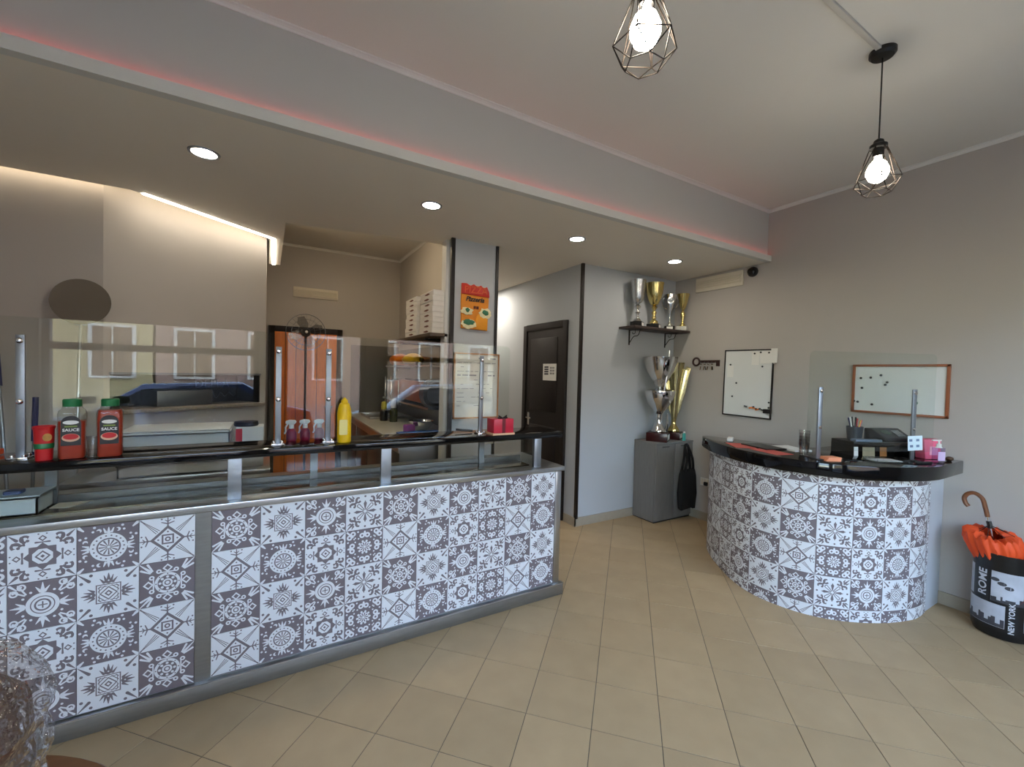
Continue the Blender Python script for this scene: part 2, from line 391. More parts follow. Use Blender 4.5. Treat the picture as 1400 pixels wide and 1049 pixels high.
MB().box(0.22, 1.18, YF - 0.104, YF - 0.098, 2.19, 2.68).build('pane', WGL, w)

# ---- passage door (dark) and kitchen door (orange timber)
d1 = struct('door_1', MB().box(2.774, 2.79, 3.70, 4.44, 0.0, 2.10), DBROWN)
MB().box(2.762, 2.79, 3.63, 3.70, 0, 2.17).box(2.762, 2.79, 4.44, 4.51, 0, 2.17).box(2.762, 2.79, 3.70, 4.44, 2.10, 2.17).build('door_frame', DBROWN, d1, bev=0.004)
MB().box(2.768, 2.776, 3.80, 4.34, 1.15, 2.0).box(2.768, 2.776, 3.80, 4.34, 0.2, 0.98).build('door_panel', DBROWN, d1, bev=0.004)
hb = MB().tube([(2.774, 4.36, 1.05), (2.735, 4.36, 1.05), (2.73, 4.35, 1.05), (2.73, 4.24, 1.05)], 0.009, 8); hb.box(2.768, 2.775, 4.34, 4.38, 0.96, 1.11)
hb.build('door_handle', CHROME, d1, smooth=True)
ns = tag(MB().box(2.763, 2.767, 3.80, 4.06, 1.51, 1.70).build('notice_sheet', PAPER), 'white printed notice sheet stuck on the dark passage door', 'notice')
nb = MB()
for k in range(4): nb.box(2.7618, 2.763, 3.95, 4.03, 1.575 + k * 0.026, 1.593 + k * 0.026)
for k in range(3):
    for q in range(3): nb.box(2.7618, 2.763, 3.84 + q * 0.03, 3.855 + q * 0.03, 1.58 + k * 0.032, 1.60 + k * 0.032)
nb.build('print', mat('print_grey', c(70, 72, 78), 0.8), ns)
d2_ = struct('door_2', MB().box(0.0, 0.91, YB - 0.03, YB, 0.0, 2.13), DBROWN)
MB().box(0.0, 0.07, YB - 0.05, YB, 0, 2.13).box(0.84, 0.91, YB - 0.05, YB, 0, 2.13).box(0.07, 0.84, YB - 0.05, YB, 2.06, 2.13).build('door_frame', DBROWN, d2_, bev=0.004)
for k in range(6):
    x0 = 0.075 + k * 0.1275
    MB().box(x0, x0 + 0.122, YB - 0.042, YB - 0.028, 0.05, 2.055).build('board', WOODO, d2_, bev=0.003)
hb = MB().tube([(0.78, YB - 0.04, 1.05), (0.78, YB - 0.09, 1.05), (0.68, YB - 0.09, 1.05)], 0.01, 8)
hb.build('door_handle', CHROME, d2_, smooth=True)

# ---- street outside the front windows
struct('street_ground', MB().box(-30, 35, -40, YF - 0.2, -0.25, -0.12), mat('asphalt', c(110, 108, 104), 0.9, noise=0.15, nscale=4))
struct('street_pavement', MB().box(-30, 35, -3.0, YF - 0.2, -0.12, -0.03), mat('paving', c(165, 160, 152), 0.85, noise=0.1, nscale=6))
def building(label, x0, x1, y, h, wallm, storeys, cols):
    b = thing('street_building', label, 'building', (x0, y, -0.12))
    MB().box(x0, x1, y - 6, y, -0.12, h).build('facade', wallm, b)
    MB().box(x0, x1, y - 6, y + 0.35, h, h + 0.25).build('cornice', WHITE, b)
    for s_ in range(storeys):
        for k in range(cols):
            cx = x0 + (x1 - x0) * (k + 0.5) / cols; z0 = 1.0 + s_ * 3.4
            f = MB().box(cx - 0.7, cx + 0.7, y, y + 0.08, z0, z0 + 2.1).build('window', WHITE, b)
            MB().box(cx - 0.58, cx - 0.03, y + 0.06, y + 0.1, z0 + 0.1, z0 + 2.0).box(cx + 0.03, cx + 0.58, y + 0.06, y + 0.1, z0 + 0.1, z0 + 2.0).build('shutter', mat('shutter_brown', c(88, 70, 54), 0.7), f)
building('yellow house with shade in its colour across the street, reflected in the glass', -16, -4.05, -17, 6.8, mat('shaded_yellow_render', c(150, 140, 108), 0.9, nscale=2), 2, 5)  # all three facade colours are darkened to stand in for street shade
building('pink plastered house across the street, reflected in the glass', -3.95, 8.95, -17, 5.6, mat('shaded_pink_render', c(128, 108, 100), 0.9, nscale=2), 1, 5)
building('cream plastered house across the street, reflected in the glass', 9.05, 24, -17, 6.8, mat('shaded_cream_render', c(146, 140, 122), 0.9, nscale=2), 2, 5)
def car():
    t = thing('parked_car', 'dark blue parked car outside the window, reflected in the screens', 'car', (-1.3, -4.4, -0.12))
    PB = mat('car_blue', c(24, 44, 84), 0.15, 0.3, coat=1.0)
    side = [(-2.0, 0.25), (-2.05, 0.55), (-1.9, 0.82), (-1.1, 0.92), (-0.45, 1.38), (0.9, 1.42), (1.55, 1.0), (2.0, 0.9), (2.08, 0.5), (2.0, 0.25)]
    mb = MB()
    for k in range(len(side) - 1, 0, -1): pass
    n = len(side); ws = [0.82 if z < 1.0 else 0.62 for x, z in side]
    vs_ = [(x, -w_, z) for (x, z), w_ in zip(side, ws)] + [(x, w_, z) for (x, z), w_ in zip(side, ws)]
    mb.add(vs_, [tuple(range(n)), tuple(range(2 * n - 1, n - 1, -1))] + [(i, n + i, n + (i + 1) % n, (i + 1) % n) for i in range(n)])
    mb.build('body', PB, t, bev=0.05, world=False, smooth=True)
    gl = MB(); gl.add([(-0.95, 0.78, 0.98), (-0.42, 0.69, 1.3), (0.85, 0.69, 1.34), (1.35, 0.78, 1.02)], [(0, 1, 2, 3)])
    gl.xf(Matrix.Translation((0, 0.02, 0))); gl.build('side_window', BLACK, t, world=False)
    for sx in (-1.3, 1.3):
        for sy in (-0.8, 0.8):
            w_ = MB().lathe([(0.0, -0.1), (0.2, -0.1), (0.22, -0.09), (0.3, -0.1), (0.32, -0.07), (0.32, 0.07), (0.3, 0.1), (0.22, 0.09), (0.2, 0.1), (0.0, 0.1)], 20)
            w_.xf(Matrix.Translation((sx, sy, 0.32)) @ Matrix.Rotation(PI / 2, 4, 'X')); w_.build('wheel', BLACKM, t, world=False, smooth=True)
    return t
car_a = car()
for x, col_, lb in ((3.25, c(30, 31, 34), 'dark grey car added outside the door to darken the screen reflections'), (-5.85, c(44, 18, 22), 'maroon car added outside the window to darken the screen reflections')):  # extra cars added to darken the street mirrored in the screens
    o = dup(car_a, (x, -4.4, -0.12), 0, lb)
    for ch in o.children:
        if ch.name.startswith('body'):
            ch.data = ch.data.copy(); ch.data.materials.clear(); ch.data.materials.append(mat('car_%d' % int(x * 10), col_, 0.15, 0.3, coat=1.0))

# ---- things fixed to ceiling and walls
def downlight(x, y, label, s=130, r=0.056):
    t = thing('recessed_downlight', label, 'ceiling light', (x, y, ZS), 0, 'recessed downlights in the dropped soffit')
    MB().lathe([(r, -0.001), (r + 0.004, -0.006), (r + 0.016, -0.005), (r + 0.018, 0.0)], 28).build('ring', ALU, t, world=False, smooth=True)
    MB().lathe([(0.0001, -0.0035), (r * 0.8, -0.0035), (r + 0.002, -0.0015)], 28).build('diffuser', emis('downlight_glow_%d' % s, (1.0, 0.90, 0.76, 1), s), t, world=False)
    return t
downlight(-0.31, 2.85, 'round recessed downlight over the sauce bottles end of the counter')
downlight(0.97, 2.85, 'round recessed downlight over the counter, nearest the column')
downlight(2.25, 2.85, 'round recessed downlight between column and passage corner')
downlight(3.48, 2.85, 'round recessed downlight above the trophy shelf')
downlight(2.40, 5.2, 'round recessed downlight inside the passage behind the column', 520)
kl = thing('unseen_kitchen_fill_lamp', 'unseen round fill lamp added above the steel worktop', 'ceiling light', (0.85, 4.85, ZC))  # unseen lamp added to brighten the kitchen back wall
MB().lathe([(0.17, 0.0), (0.17, -0.02), (0.155, -0.022)], 32).build('rim', WHITE, kl, world=False, smooth=True)
MB().lathe([(0.155, -0.02), (0.15, -0.06), (0.11, -0.09), (0.0005, -0.1)], 32).build('diffuser', emis('kitchen_fill_glow', (1.0, 0.80, 0.52, 1), 31.0), kl, world=False, smooth=True)
def strip(name, mb, label, m):
    return tag(mb.build(name, m), label, 'led strip')
LEDW = emis('led_warm', (1.0, 0.83, 0.60, 1), 13.0)
led = thing('led_strip', 'bright white led strip along the soffit edge over the oven wall', 'led strip', (-0.713, 3.70, ZS))
pA, pB, pC = Vector((-0.74, 3.745)), Vector((0.035, 4.375)), Vector((0.045, 5.45))
def strip_box(p, q, w_, z0, z1):
    d = (q - p).normalized(); n = Vector((-d.y, d.x)) * w_ / 2
    return MB().prism([tuple(p - n), tuple(q - n), tuple(q + n), tuple(p + n)], z0, z1)
E2 = emis('led_cool', (1.0, 0.90, 0.74, 1), 22.0)
strip_box(pA, pB, 0.026, ZS - 0.006, ZS - 0.0005).build('diffuser', E2, led)
strip_box(pB, pC, 0.026, ZS - 0.006, ZS - 0.0005).build('diffuser', E2, led)
strip('led_strip', MB().box(XL + 0.05, -0.83, 3.721, 3.727, ZS + 0.03, ZS + 0.045), 'hidden warm led strip washing the wall behind the peel', LEDW)
q1, q2 = Vector((-0.775, 3.752)), Vector((-0.01, 4.383))
strip('led_strip', strip_box(q1 + Vector((0.0, 0.0)), q2, 0.006, ZS + 0.03, ZS + 0.045), 'hidden warm led strip washing the diagonal oven wall', LEDW)
strip('led_strip', MB().box(XL + 0.02, XR - 0.02, 2.3365, 2.341, ZS + 0.030, ZS + 0.052), 'red led strip hidden behind the white fascia of the beam', emis('led_red', (1.0, 0.10, 0.09, 1), 4.0))
def vent(label, M, w_, h):
    t = thing('air_vent', label, 'air vent', M.translation)
    t.matrix_basis = M
    MB().box(-w_ / 2, w_ / 2, -h / 2, h / 2, 0, 0.02).build('frame', CREAM, t, world=False, bev=0.004)
    n = 4
    for k in range(n):
        z = -h / 2 + 0.03 + (h - 0.06) * (k + 0.5) / n
        MB().prism([(0.018, z - 0.006), (0.03, z - 0.012), (0.032, z - 0.009), (0.02, z + 0.006)], -w_ / 2 + 0.02, w_ / 2 - 0.02, 'x').xf(Matrix(((1, 0, 0, 0), (0, 0, 1, 0), (0, 1, 0, 0), (0, 0, 0, 1)))).build('slat', CREAM, t, world=False)
vent('cream slatted air vent on the taupe wall under the soffit', frame((XR, 2.865, 2.625), (0, -1, 0), (0, 0, 1)), 0.55, 0.155)
vent('cream slatted air vent high on the kitchen wall over the orange door', frame((0.565, YB, 2.607), (1, 0, 0), (0, 0, 1)), 0.56, 0.135)
sc_ = thing('security_camera', 'small black dome camera beside the air vent', 'camera', (XR, 2.495, 2.663))
sc_.matrix_basis = frame((XR, 2.495, 2.663), (0, -1, 0), (0, 0, 1))
MB().lathe([(0.05, 0.0), (0.05, 0.02), (0.044, 0.026)], 24).build('base', BLACK, sc_, world=False, smooth=True)
MB().lathe([(0.04, 0.026), (0.038, 0.045), (0.026, 0.06), (0.001, 0.066)], 24).build('dome', mat('dome_black', c(8, 8, 10), 0.08), sc_, world=False, smooth=True)
# pendants
def pendant(x, y, label):
    t = thing('pendant_lamp', label, 'pendant lamp', (x, y, ZC), 0, 'wire cage pendant lamps')
    MB().lathe([(0.055, 0.0), (0.055, -0.018), (0.045, -0.03), (0.012, -0.034)], 28).build('ceiling_rose', BLACK, t, world=False, smooth=True)
    MB().cyl(0, 0, -0.45, -0.03, 0.0035, 8).build('cord', BLACK, t, world=False, smooth=True)
    MB().lathe([(0.006, -0.43), (0.02, -0.44), (0.024, -0.455), (0.036, -0.462), (0.036, -0.478), (0.022, -0.48), (0.022, -0.52), (0.001, -0.52)], 20).build('socket', BLACK, t, world=False, smooth=True)
    wire = mat('dark_bronze_wire', c(46, 38, 32), 0.4, 0.6)
    n = 6; zt, zm, zb = -0.475, -0.645, -0.70; rt, rm, rb = 0.034, 0.098, 0.058
    top = [(rt * math.cos(2 * PI * k / n), rt * math.sin(2 * PI * k / n), zt) for k in range(n)]
    mid = [(rm * math.cos(2 * PI * (k + 0.5) / n), rm * math.sin(2 * PI * (k + 0.5) / n), zm) for k in range(n)]
    bot = [(rb * math.cos(2 * PI * k / n), rb * math.sin(2 * PI * k / n), zb) for k in range(n)]
    mb = MB()
    for k in range(n):
        k2 = (k + 1) % n
        for p, q in ((top[k], mid[k]), (top[k2], mid[k]), (mid[k], mid[k2]), (mid[k], bot[k]), (mid[k], bot[k2]), (bot[k], bot[k2])): mb.tube([p, q], 0.0019, 5)
    mb.build('wire_cage', wire, t, world=False)
    MB().lathe([(0.013, -0.52), (0.016, -0.535), (0.034, -0.555), (0.046, -0.585), (0.046, -0.605), (0.034, -0.632), (0.016, -0.645), (0.0005, -0.648)], 24).build('bulb', emis('bulb_glow', (1.0, 0.88, 0.70, 1), 50.0), t, world=False, smooth=True)
pendant(2.632, 0.947, 'wire cage pendant lamp hanging nearest the curved reception desk')
pendant(0.985, 0.945, 'wire cage pendant lamp hanging in the open space before the serving counter')
tag(MB().box(1.03, 2.585, 0.934, 0.957, ZC - 0.014, ZC).build('cable_trunking', mat('trunking_white', c(200, 197, 190), 0.5), bev=0.002), 'slim white cable trunking on the ceiling between the pendant lamps', 'trunking')
ou = thing('wall_socket', 'white wall socket low on the taupe wall beside the cabinet', 'socket', (XR, 2.93, 0.43))
MB().box(XR - 0.01, XR, 2.88, 3.0, 0.385, 0.475).build('plate', WHITE, ou, bev=0.004)
for k in range(3): MB().box(XR - 0.0125, XR - 0.0095, 2.895 + k * 0.034, 2.92 + k * 0.034, 0.40, 0.46).build('outlet', CREAM, ou, bev=0.002)
MB().box(XR - 0.04, XR - 0.012, 2.90, 2.94, 0.395, 0.435).build('plug', BLACK, ou, bev=0.006)
# ================================================================ patterned tiles: eight printed motifs drawn with shader maths
class X:
    nt = None
    def __init__(s, k): s.k = k
    def __add__(a, b): return mth('ADD', a, b)
    def __radd__(a, b): return mth('ADD', b, a)
    def __sub__(a, b): return mth('SUBTRACT', a, b)
    def __rsub__(a, b): return mth('SUBTRACT', b, a)
    def __mul__(a, b): return mth('MULTIPLY', a, b)
    def __rmul__(a, b): return mth('MULTIPLY', b, a)
    def __neg__(a): return mth('MULTIPLY', a, -1.0)
def mth(op, *a, cl=False):
    n = X.nt.nodes.new('ShaderNodeMath'); n.operation = op; n.use_clamp = cl
    for i, v in enumerate(a):
        if isinstance(v, X): X.nt.links.new(v.k, n.inputs[i])
        else: n.inputs[i].default_value = v
    return X(n.outputs[0])
def mn(*a):
    r = a[0]
    for q in a[1:]: r = mth('MINIMUM', r, q)
    return r
def mxx(a, b): return mth('MAXIMUM', a, b)
def ab(a): return mth('ABSOLUTE', a)
def hyp(x, y): return mth('SQRT', x * x + y * y)
def ci(x, y, cx, cy_, r): return hyp(x - cx, y - cy_) - r
def rg(x, y, cx, cy_, r, w): return ab(hyp(x - cx, y - cy_) - r) - w
def sg(x, y, ax, ay, bx, by, ra, rb):
    dx, dy = bx - ax, by - ay; L = dx * dx + dy * dy
    t = mth('MULTIPLY_ADD', x - ax, dx / L, (y - ay) * (dy / L), cl=True)
    return hyp(x - ax - t * dx, y - ay - t * dy) - (t * (rb - ra) + ra)
def pol(r, th, k, off=0.0):
    s_ = mth('FRACT', th * (k / (2 * PI)) + (0.5 + off + k)) - 0.5
    f = s_ * (2 * PI / k)
    return r * mth('COSINE', f), r * mth('SINE', f)
def motif(key, x, y):
    u, v = ab(x), ab(y); a, b = mxx(u, v), mth('MINIMUM', u, v); r = hyp(x, y); th = mth('ARCTAN2', y, x)
    if key == 'E':      # mandala with corner sprays, pale on dark
        lx, ly = pol(r, th, 8)
        d = mn(rg(x, y, 0, 0, 0.41, 0.055), ci(lx, ly, 0.27, 0, 0.055), rg(x, y, 0, 0, 0.15, 0.035), ci(x, y, 0, 0, 0.07))
        d = mxx(d, -ci(lx, ly, 0.41, 0, 0.028))
        d = mn(d, sg(a, b, 0.97, 0.97, 0.6, 0.6, 0.015, 0.06), sg(a, b, 0.93, 0.70, 0.62, 0.53, 0.045, 0.03))
        return mn(d, ab(ab(a - 0.68) + b - 0.15) - 0.04, rg(a, b, 0.56, 0.31, 0.07, 0.03), sg(a, b, 0.50, 0.0, 0.50, 0.24, 0.025, 0.025))
    if key == 'S':      # framed square with diamond, dark on pale
        di = u + v
        d = mn(ab(a - 0.39) - 0.02, ab(di - 0.27) - 0.03, ab(di - 0.1) - 0.035, mxx(ab(a - 0.3) - 0.012, 0.33 - di))
        d = mn(d, mxx(ab(mth('FRACT', (di - 0.37) * 7.0) - 0.5) - 0.16, mxx(a - 0.34, 0.36 - di)))
        d = mn(d, sg(a, b, 0.5, 0, 0.86, 0, 0.085, 0.015), sg(a, b, 0.5, 0.07, 0.78, 0.15, 0.055, 0.012), sg(a, b, 0.48, 0.15, 0.66, 0.28, 0.05, 0.01))
        d = mxx(d, -ci(a, b, 0.55, 0, 0.03))
        return mn(d, sg(a, b, 0.96, 0.96, 0.62, 0.62, 0.012, 0.06), ci(a, b, 0.86, 0.56, 0.06))
    if key == 'C':      # ringed cross with lotus and hearts, pale on dark
        d = mn(rg(x, y, 0, 0, 0.43, 0.065), rg(x, y, 0, 0, 0.29, 0.04), mxx(ci(x, y, 0, 0, 0.19), -mxx(b - 0.022, a - 0.14)))
        d = mn(d, sg(a, b, 0.56, 0, 0.92, 0, 0.075, 0.012), sg(a, b, 0.56, 0.06, 0.76, 0.2, 0.055, 0.012), ci(a, b, 0.56, 0.34, 0.045))
        return mn(d, rg(a, b, 0.82, 0.60, 0.105, 0.03), ci(a, b, 0.84, 0.62, 0.04), sg(a, b, 0.90, 0.70, 0.52, 0.48, 0.03, 0.03), sg(a, b, 0.93, 0.93, 0.74, 0.74, 0.045, 0.02))
    if key == 'F':      # four-leaf scroll flower, dark on pale
        d = mn(sg(a, b, 0.08, 0.0, 0.44, 0.0, 0.012, 0.085), sg(a, b, 0.44, 0, 0.6, 0, 0.07, 0.01))
        d = mn(d, ab(sg(a, b, 0.1, 0.1, 0.34, 0.34, 0.04, 0.08)) - 0.022)
        d = mn(d, mxx(rg(a, b, 0.66, 0.36, 0.13, 0.045), 0.30 - b), ci(a, b, 0.57, 0.29, 0.06), sg(a, b, 0.5, 0.5, 0.78, 0.42, 0.05, 0.05))
        return mn(d, sg(a, b, 0.94, 0.94, 0.66, 0.66, 0.012, 0.07), ci(a, b, 0.84, 0, 0.055), sg(a, b, 0.92, 0.70, 0.78, 0.62, 0.012, 0.05))
    if key == 'D':      # diamond star, dark on pale
        di = u + v
        d = mn(ab(di - 0.56) - 0.075, ab(a - 0.19) - 0.032, rg(x, y, 0, 0, 0.08, 0.028), ci(a, b, 0.34, 0, 0.035))
        d = mn(d, sg(a, b, 0.97, 0.97, 0.42, 0.30, 0.008, 0.016), sg(a, b, 0.97, 0.97, 0.36, 0.36, 0.008, 0.016), sg(a, b, 0.97, 0.94, 0.8, 0.84, 0.008, 0.05))
        return mn(d, sg(a, b, 0.62, 0, 0.97, 0, 0.03, 0.02), sg(a, b, 0.70, 0.0, 0.78, 0.22, 0.028, 0.02), sg(a, b, 0.80, 0, 0.88, 0.1, 0.022, 0.015), ci(a, b, 0.92, 0.22, 0.035))
    if key == 'W':      # big wheel, pale on dark
        lx, ly = pol(r, th, 12); qx, qy = pol(r, th, 18); px, py = pol(r, th, 8, 0.5)
        d = mxx(rg(x, y, 0, 0, 0.50, 0.105), -ci(qx, qy, 0.5, 0, 0.032))
        d = mn(d, mxx(ci(x, y, 0, 0, 0.34), -sg(lx, ly, 0.06, 0, 0.30, 0, 0.012, 0.03)))
        d = mn(d, mxx(ci(px, py, 0.80, 0.0, 0.085), -ci(px, py, 0.77, 0.05, 0.065)), sg(a, b, 0.64, 0, 0.86, 0, 0.06, 0.015), sg(a, b, 0.66, 0.1, 0.82, 0.16, 0.045, 0.02))
        return mn(d, sg(a, b, 0.98, 0.98, 0.8, 0.8, 0.07, 0.03), ci(a, b, 0.9, 0.45, 0.05), ci(a, b, 0.72, 0.5, 0.045))
    if key == 'O':      # octagon star with corner scrolls, dark on pale
        di = u + v; lx, ly = pol(r, th, 8)
        st = mth('MINIMUM', mxx(a - 0.40, a - 0.40), di - 0.56)
        d = mxx(st, -mn(mxx(a - 0.30, di - 0.42)))
        d = mn(d, ab(di - 0.2) - 0.035, di - 0.07)
        d = mn(d, mxx(rg(a, b, 0.76, 0.50, 0.12, 0.045), 0.42 - b + (0.76 - a) * 0.4), ci(a, b, 0.69, 0.43, 0.055), sg(a, b, 0.52, 0.52, 0.84, 0.60, 0.03, 0.05), sg(a, b, 0.95, 0.95, 0.74, 0.74, 0.012, 0.055))
        return mn(d, ab(ab(a - 0.74) + b - 0.1) - 0.03, sg(a, b, 0.58, 0, 0.58, 0.2, 0.02, 0.035), ci(a, b, 0.92, 0.12, 0.028))
    # 'G' small rosette with hearts, pale on dark
    lx, ly = pol(r, th, 10)
    d = mn(mxx(ci(x, y, 0, 0, 0.28), -sg(lx, ly, 0.07, 0, 0.22, 0, 0.012, 0.035)), ci(lx, ly, 0.335, 0, 0.06))
    d = mn(d, rg(a, b, 0.66, 0.14, 0.1, 0.045), sg(a, b, 0.86, 0.0, 0.62, 0.05, 0.05, 0.04), ci(a, b, 0.5, 0.33, 0.045), ci(a, b, 0.88, 0.36, 0.05))
    return mn(d, rg(a, b, 0.80, 0.62, 0.1, 0.045), sg(a, b, 0.92, 0.92, 0.62, 0.62, 0.05, 0.03), ci(a, b, 0.56, 0.5, 0.04))
TILE = {}
INKP, INKD = c(226, 229, 233), c(116, 107, 112)
for key, dark in (('E', 1), ('S', 0), ('C', 1), ('F', 0), ('D', 0), ('W', 1), ('O', 0), ('G', 1)):
    m = bpy.data.materials.new('patterned_tile_' + key.lower()); m.use_nodes = True; X.nt = m.node_tree; b_ = m.node_tree.nodes['Principled BSDF']
    uvn = m.node_tree.nodes.new('ShaderNodeUVMap'); uvn.uv_map = 'uv'
    sx_ = m.node_tree.nodes.new('ShaderNodeSeparateXYZ'); m.node_tree.links.new(uvn.outputs[0], sx_.inputs[0])
    x = X(sx_.outputs[0]) * 2.0 - 1.0; y = X(sx_.outputs[1]) * 2.0 - 1.0
    ink = mth('LESS_THAN', motif(key, x, y), 0.0)
    mi_ = m.node_tree.nodes.new('ShaderNodeMix'); mi_.data_type = 'RGBA'
    mi_.inputs[6].default_value = INKD if dark else INKP; mi_.inputs[7].default_value = INKP if dark else INKD
    m.node_tree.links.new(ink.k, mi_.inputs[0]); m.node_tree.links.new(mi_.outputs[2], b_.inputs['Base Color'])
    b_.inputs['Roughness'].default_value = 0.38
    TILE[key] = m
def set_uv(me, fn):
    uv = me.uv_layers.new(name='uv')
    for p in me.polygons:
        for li in p.loop_indices: uv.data[li].uv = fn(me.vertices[me.loops[li].vertex_index].co)
TM = {}
TW = 0.2
for key in TILE:
    g = 0.0008; e = 0.0012
    mb = MB().add([(g, 0.006, g), (TW - g, 0.006, g), (TW - g, 0.006, TW - g), (g, 0.006, TW - g), (g, e * 0.5, g), (TW - g, e * 0.5, g), (TW - g, e * 0.5, TW - g), (g, e * 0.5, TW - g), (g + e, 0, g + e), (TW - g - e, 0, g + e), (TW - g - e, 0, TW - g - e), (g + e, 0, TW - g - e)],
                  [(0, 1, 5, 4), (1, 2, 6, 5), (2, 3, 7, 6), (3, 0, 4, 7), (4, 5, 9, 8), (5, 6, 10, 9), (6, 7, 11, 10), (7, 4, 8, 11), (8, 9, 10, 11)])
    me = mb.mesh('tile_' + key); set_uv(me, lambda co: (co.x / TW, co.z / TW)); me.materials.append(TILE[key]); TM[key] = me

# ================================================================ serving counter
ct = thing('serving_counter', 'long pizzeria serving counter faced with grey and white patterned tiles and a steel ledge', 'counter', (0.0, 2.45, 0.0))
MB().box(XL, 1.812, 2.425, 2.99, 0.0, 0.895).build('carcass', mat('counter_carcass', c(140, 138, 136), 0.5, 0.3), ct)
MB().box(XL, 1.858, 2.398, 2.43, 0.0, 0.076).build('plinth', PLAT, ct, bev=0.003)
MB().box(XL, 1.858, 2.396, 2.43, 0.076, 0.083).build('plinth_edge', STEEL, ct)
for rows, x0s in (((('E', 'S', 'C', 'F'), ('D', 'W', 'O', 'G')), [-0.2225 + TW * k for k in range(10)]),):
    for k, x0 in enumerate(x0s):
        for r in range(4):
            o = bpy.data.objects.new('tile', TM[rows[r % 2][k % 4]]); COL.objects.link(o); o.parent = ct
            o.location = (x0, 2.418 - 2.45, 0.892 - TW * (r + 1))
lr = (('D', 'W', 'O', 'G'), ('E', 'S', 'C', 'F'))
for k in range(9):
    for r in range(4):
        o = bpy.data.objects.new('tile', TM[lr[r % 2][k % 4]]); COL.objects.link(o); o.parent = ct
        o.location = (-0.285 - TW * (k + 1), 2.418 - 2.45, 0.888 - TW * (r + 1))
MB().box(-0.284, -0.2235, 2.4195, 2.43, 0.083, 0.895).build('divider_strip', PLAT, ct)
MB().box(1.779, 1.83, 2.416, 2.46, 0.083, 0.895).build('end_trim', STEEL, ct, bev=0.002)
MB().box(XL, 1.846, 2.398, 2.99, 0.895, 0.926).build('ledge', STEEL, ct, bev=0.003)
for x in (-0.135, 0.597, 1.645):
    MB().box(x - 0.029, x + 0.029, 2.452, 2.482, 0.926, 1.131).build('post', ALU, ct, bev=0.002)
for x in (-0.85, 0.24, 1.33):
    MB().box(x - 0.02, x + 0.02, 2.70, 2.72, 0.926, 1.131).build('rear_post', ALU, ct)
px_ = [-1.58, -0.135, 0.597, 1.645]
for p, q in zip(px_[:-1], px_[1:]):
    MB().box(p + 0.031, q - 0.031, 2.462, 2.467, 0.9265, 1.1305).build('front_pane', GLASS, ct)
MB().box(1.66, 1.665, 2.484, 2.70, 0.9265, 1.1305).build('side_pane', GLASS, ct)
MB().box(XL, 1.62, 2.52, 2.69, 0.926, 0.934).build('display_tray', mat('tray_steel', c(104, 100, 92), 0.16, 1.0, noise=0.1, nscale=10), ct)
MB().box(XL, 1.66, 2.71, 2.73, 0.926, 0.965).build('rear_rail', STEEL_D, ct)
tp = tag(MB().box(XL, 1.842, 2.428, 2.735, 1.131, 1.17).build('countertop', GRAN, bev=0.006), 'polished black granite top shelf running along the serving counter', 'countertop')

# ---- acrylic screens on the counter
def guard(x0, x1, posts, label):
    t = thing('sneeze_guard', label, 'screen', ((x0 + x1) / 2, 2.57, 1.17), 0, 'clear screens on the serving counter')
    s_ = MB().prism(rrect(x0, x1, 1.19, 1.765, 0.035), 2.566, 2.571, 'y'); s_.build('acrylic_sheet', GLASS, t)
    for x in posts:
        p = MB().box(x - 0.014, x + 0.014, 2.553, 2.565, 1.17, 1.69).build('post', ALU, t, bev=0.002)
        for z in (1.665, 1.41):
            b = MB().lathe([(0.0001, 0), (0.011, 0.001), (0.012, 0.006), (0.007, 0.011), (0.0001, 0.012)], 14).xf(Matrix.Translation((x, 2.5535, z)) @ Matrix.Rotation(PI / 2, 4, 'X')); b.build('bolt', CHROME, p, smooth=True)
        bs = MB().box(x - 0.03, x + 0.03, 2.525, 2.592, 1.17, 1.177)
        for yy in (2.53, 2.575): bs.cyl(x + 0.018, yy + 0.006, 1.177, 1.187, 0.008, 10).cyl(x - 0.018, yy + 0.006, 1.177, 1.187, 0.008, 10)
        bs.build('base_plate', CHROME, t, bev=0.001)
for x0 in (1.355, 1.45):
    tag(MB().box(x0, x0 + 0.085, 2.739, 2.7405, 1.06, 1.135).build('hanging_card', PAPER), 'blank white card hanging under the black top behind the display glass', 'card', 'white cards under the black top')
guard(-1.12, 0.172, (-0.895, 0.05), 'clear acrylic counter screen standing over the sauce bottles')
guard(0.182, 1.466, (0.295, 1.245), 'clear acrylic counter screen standing before the menu board column')

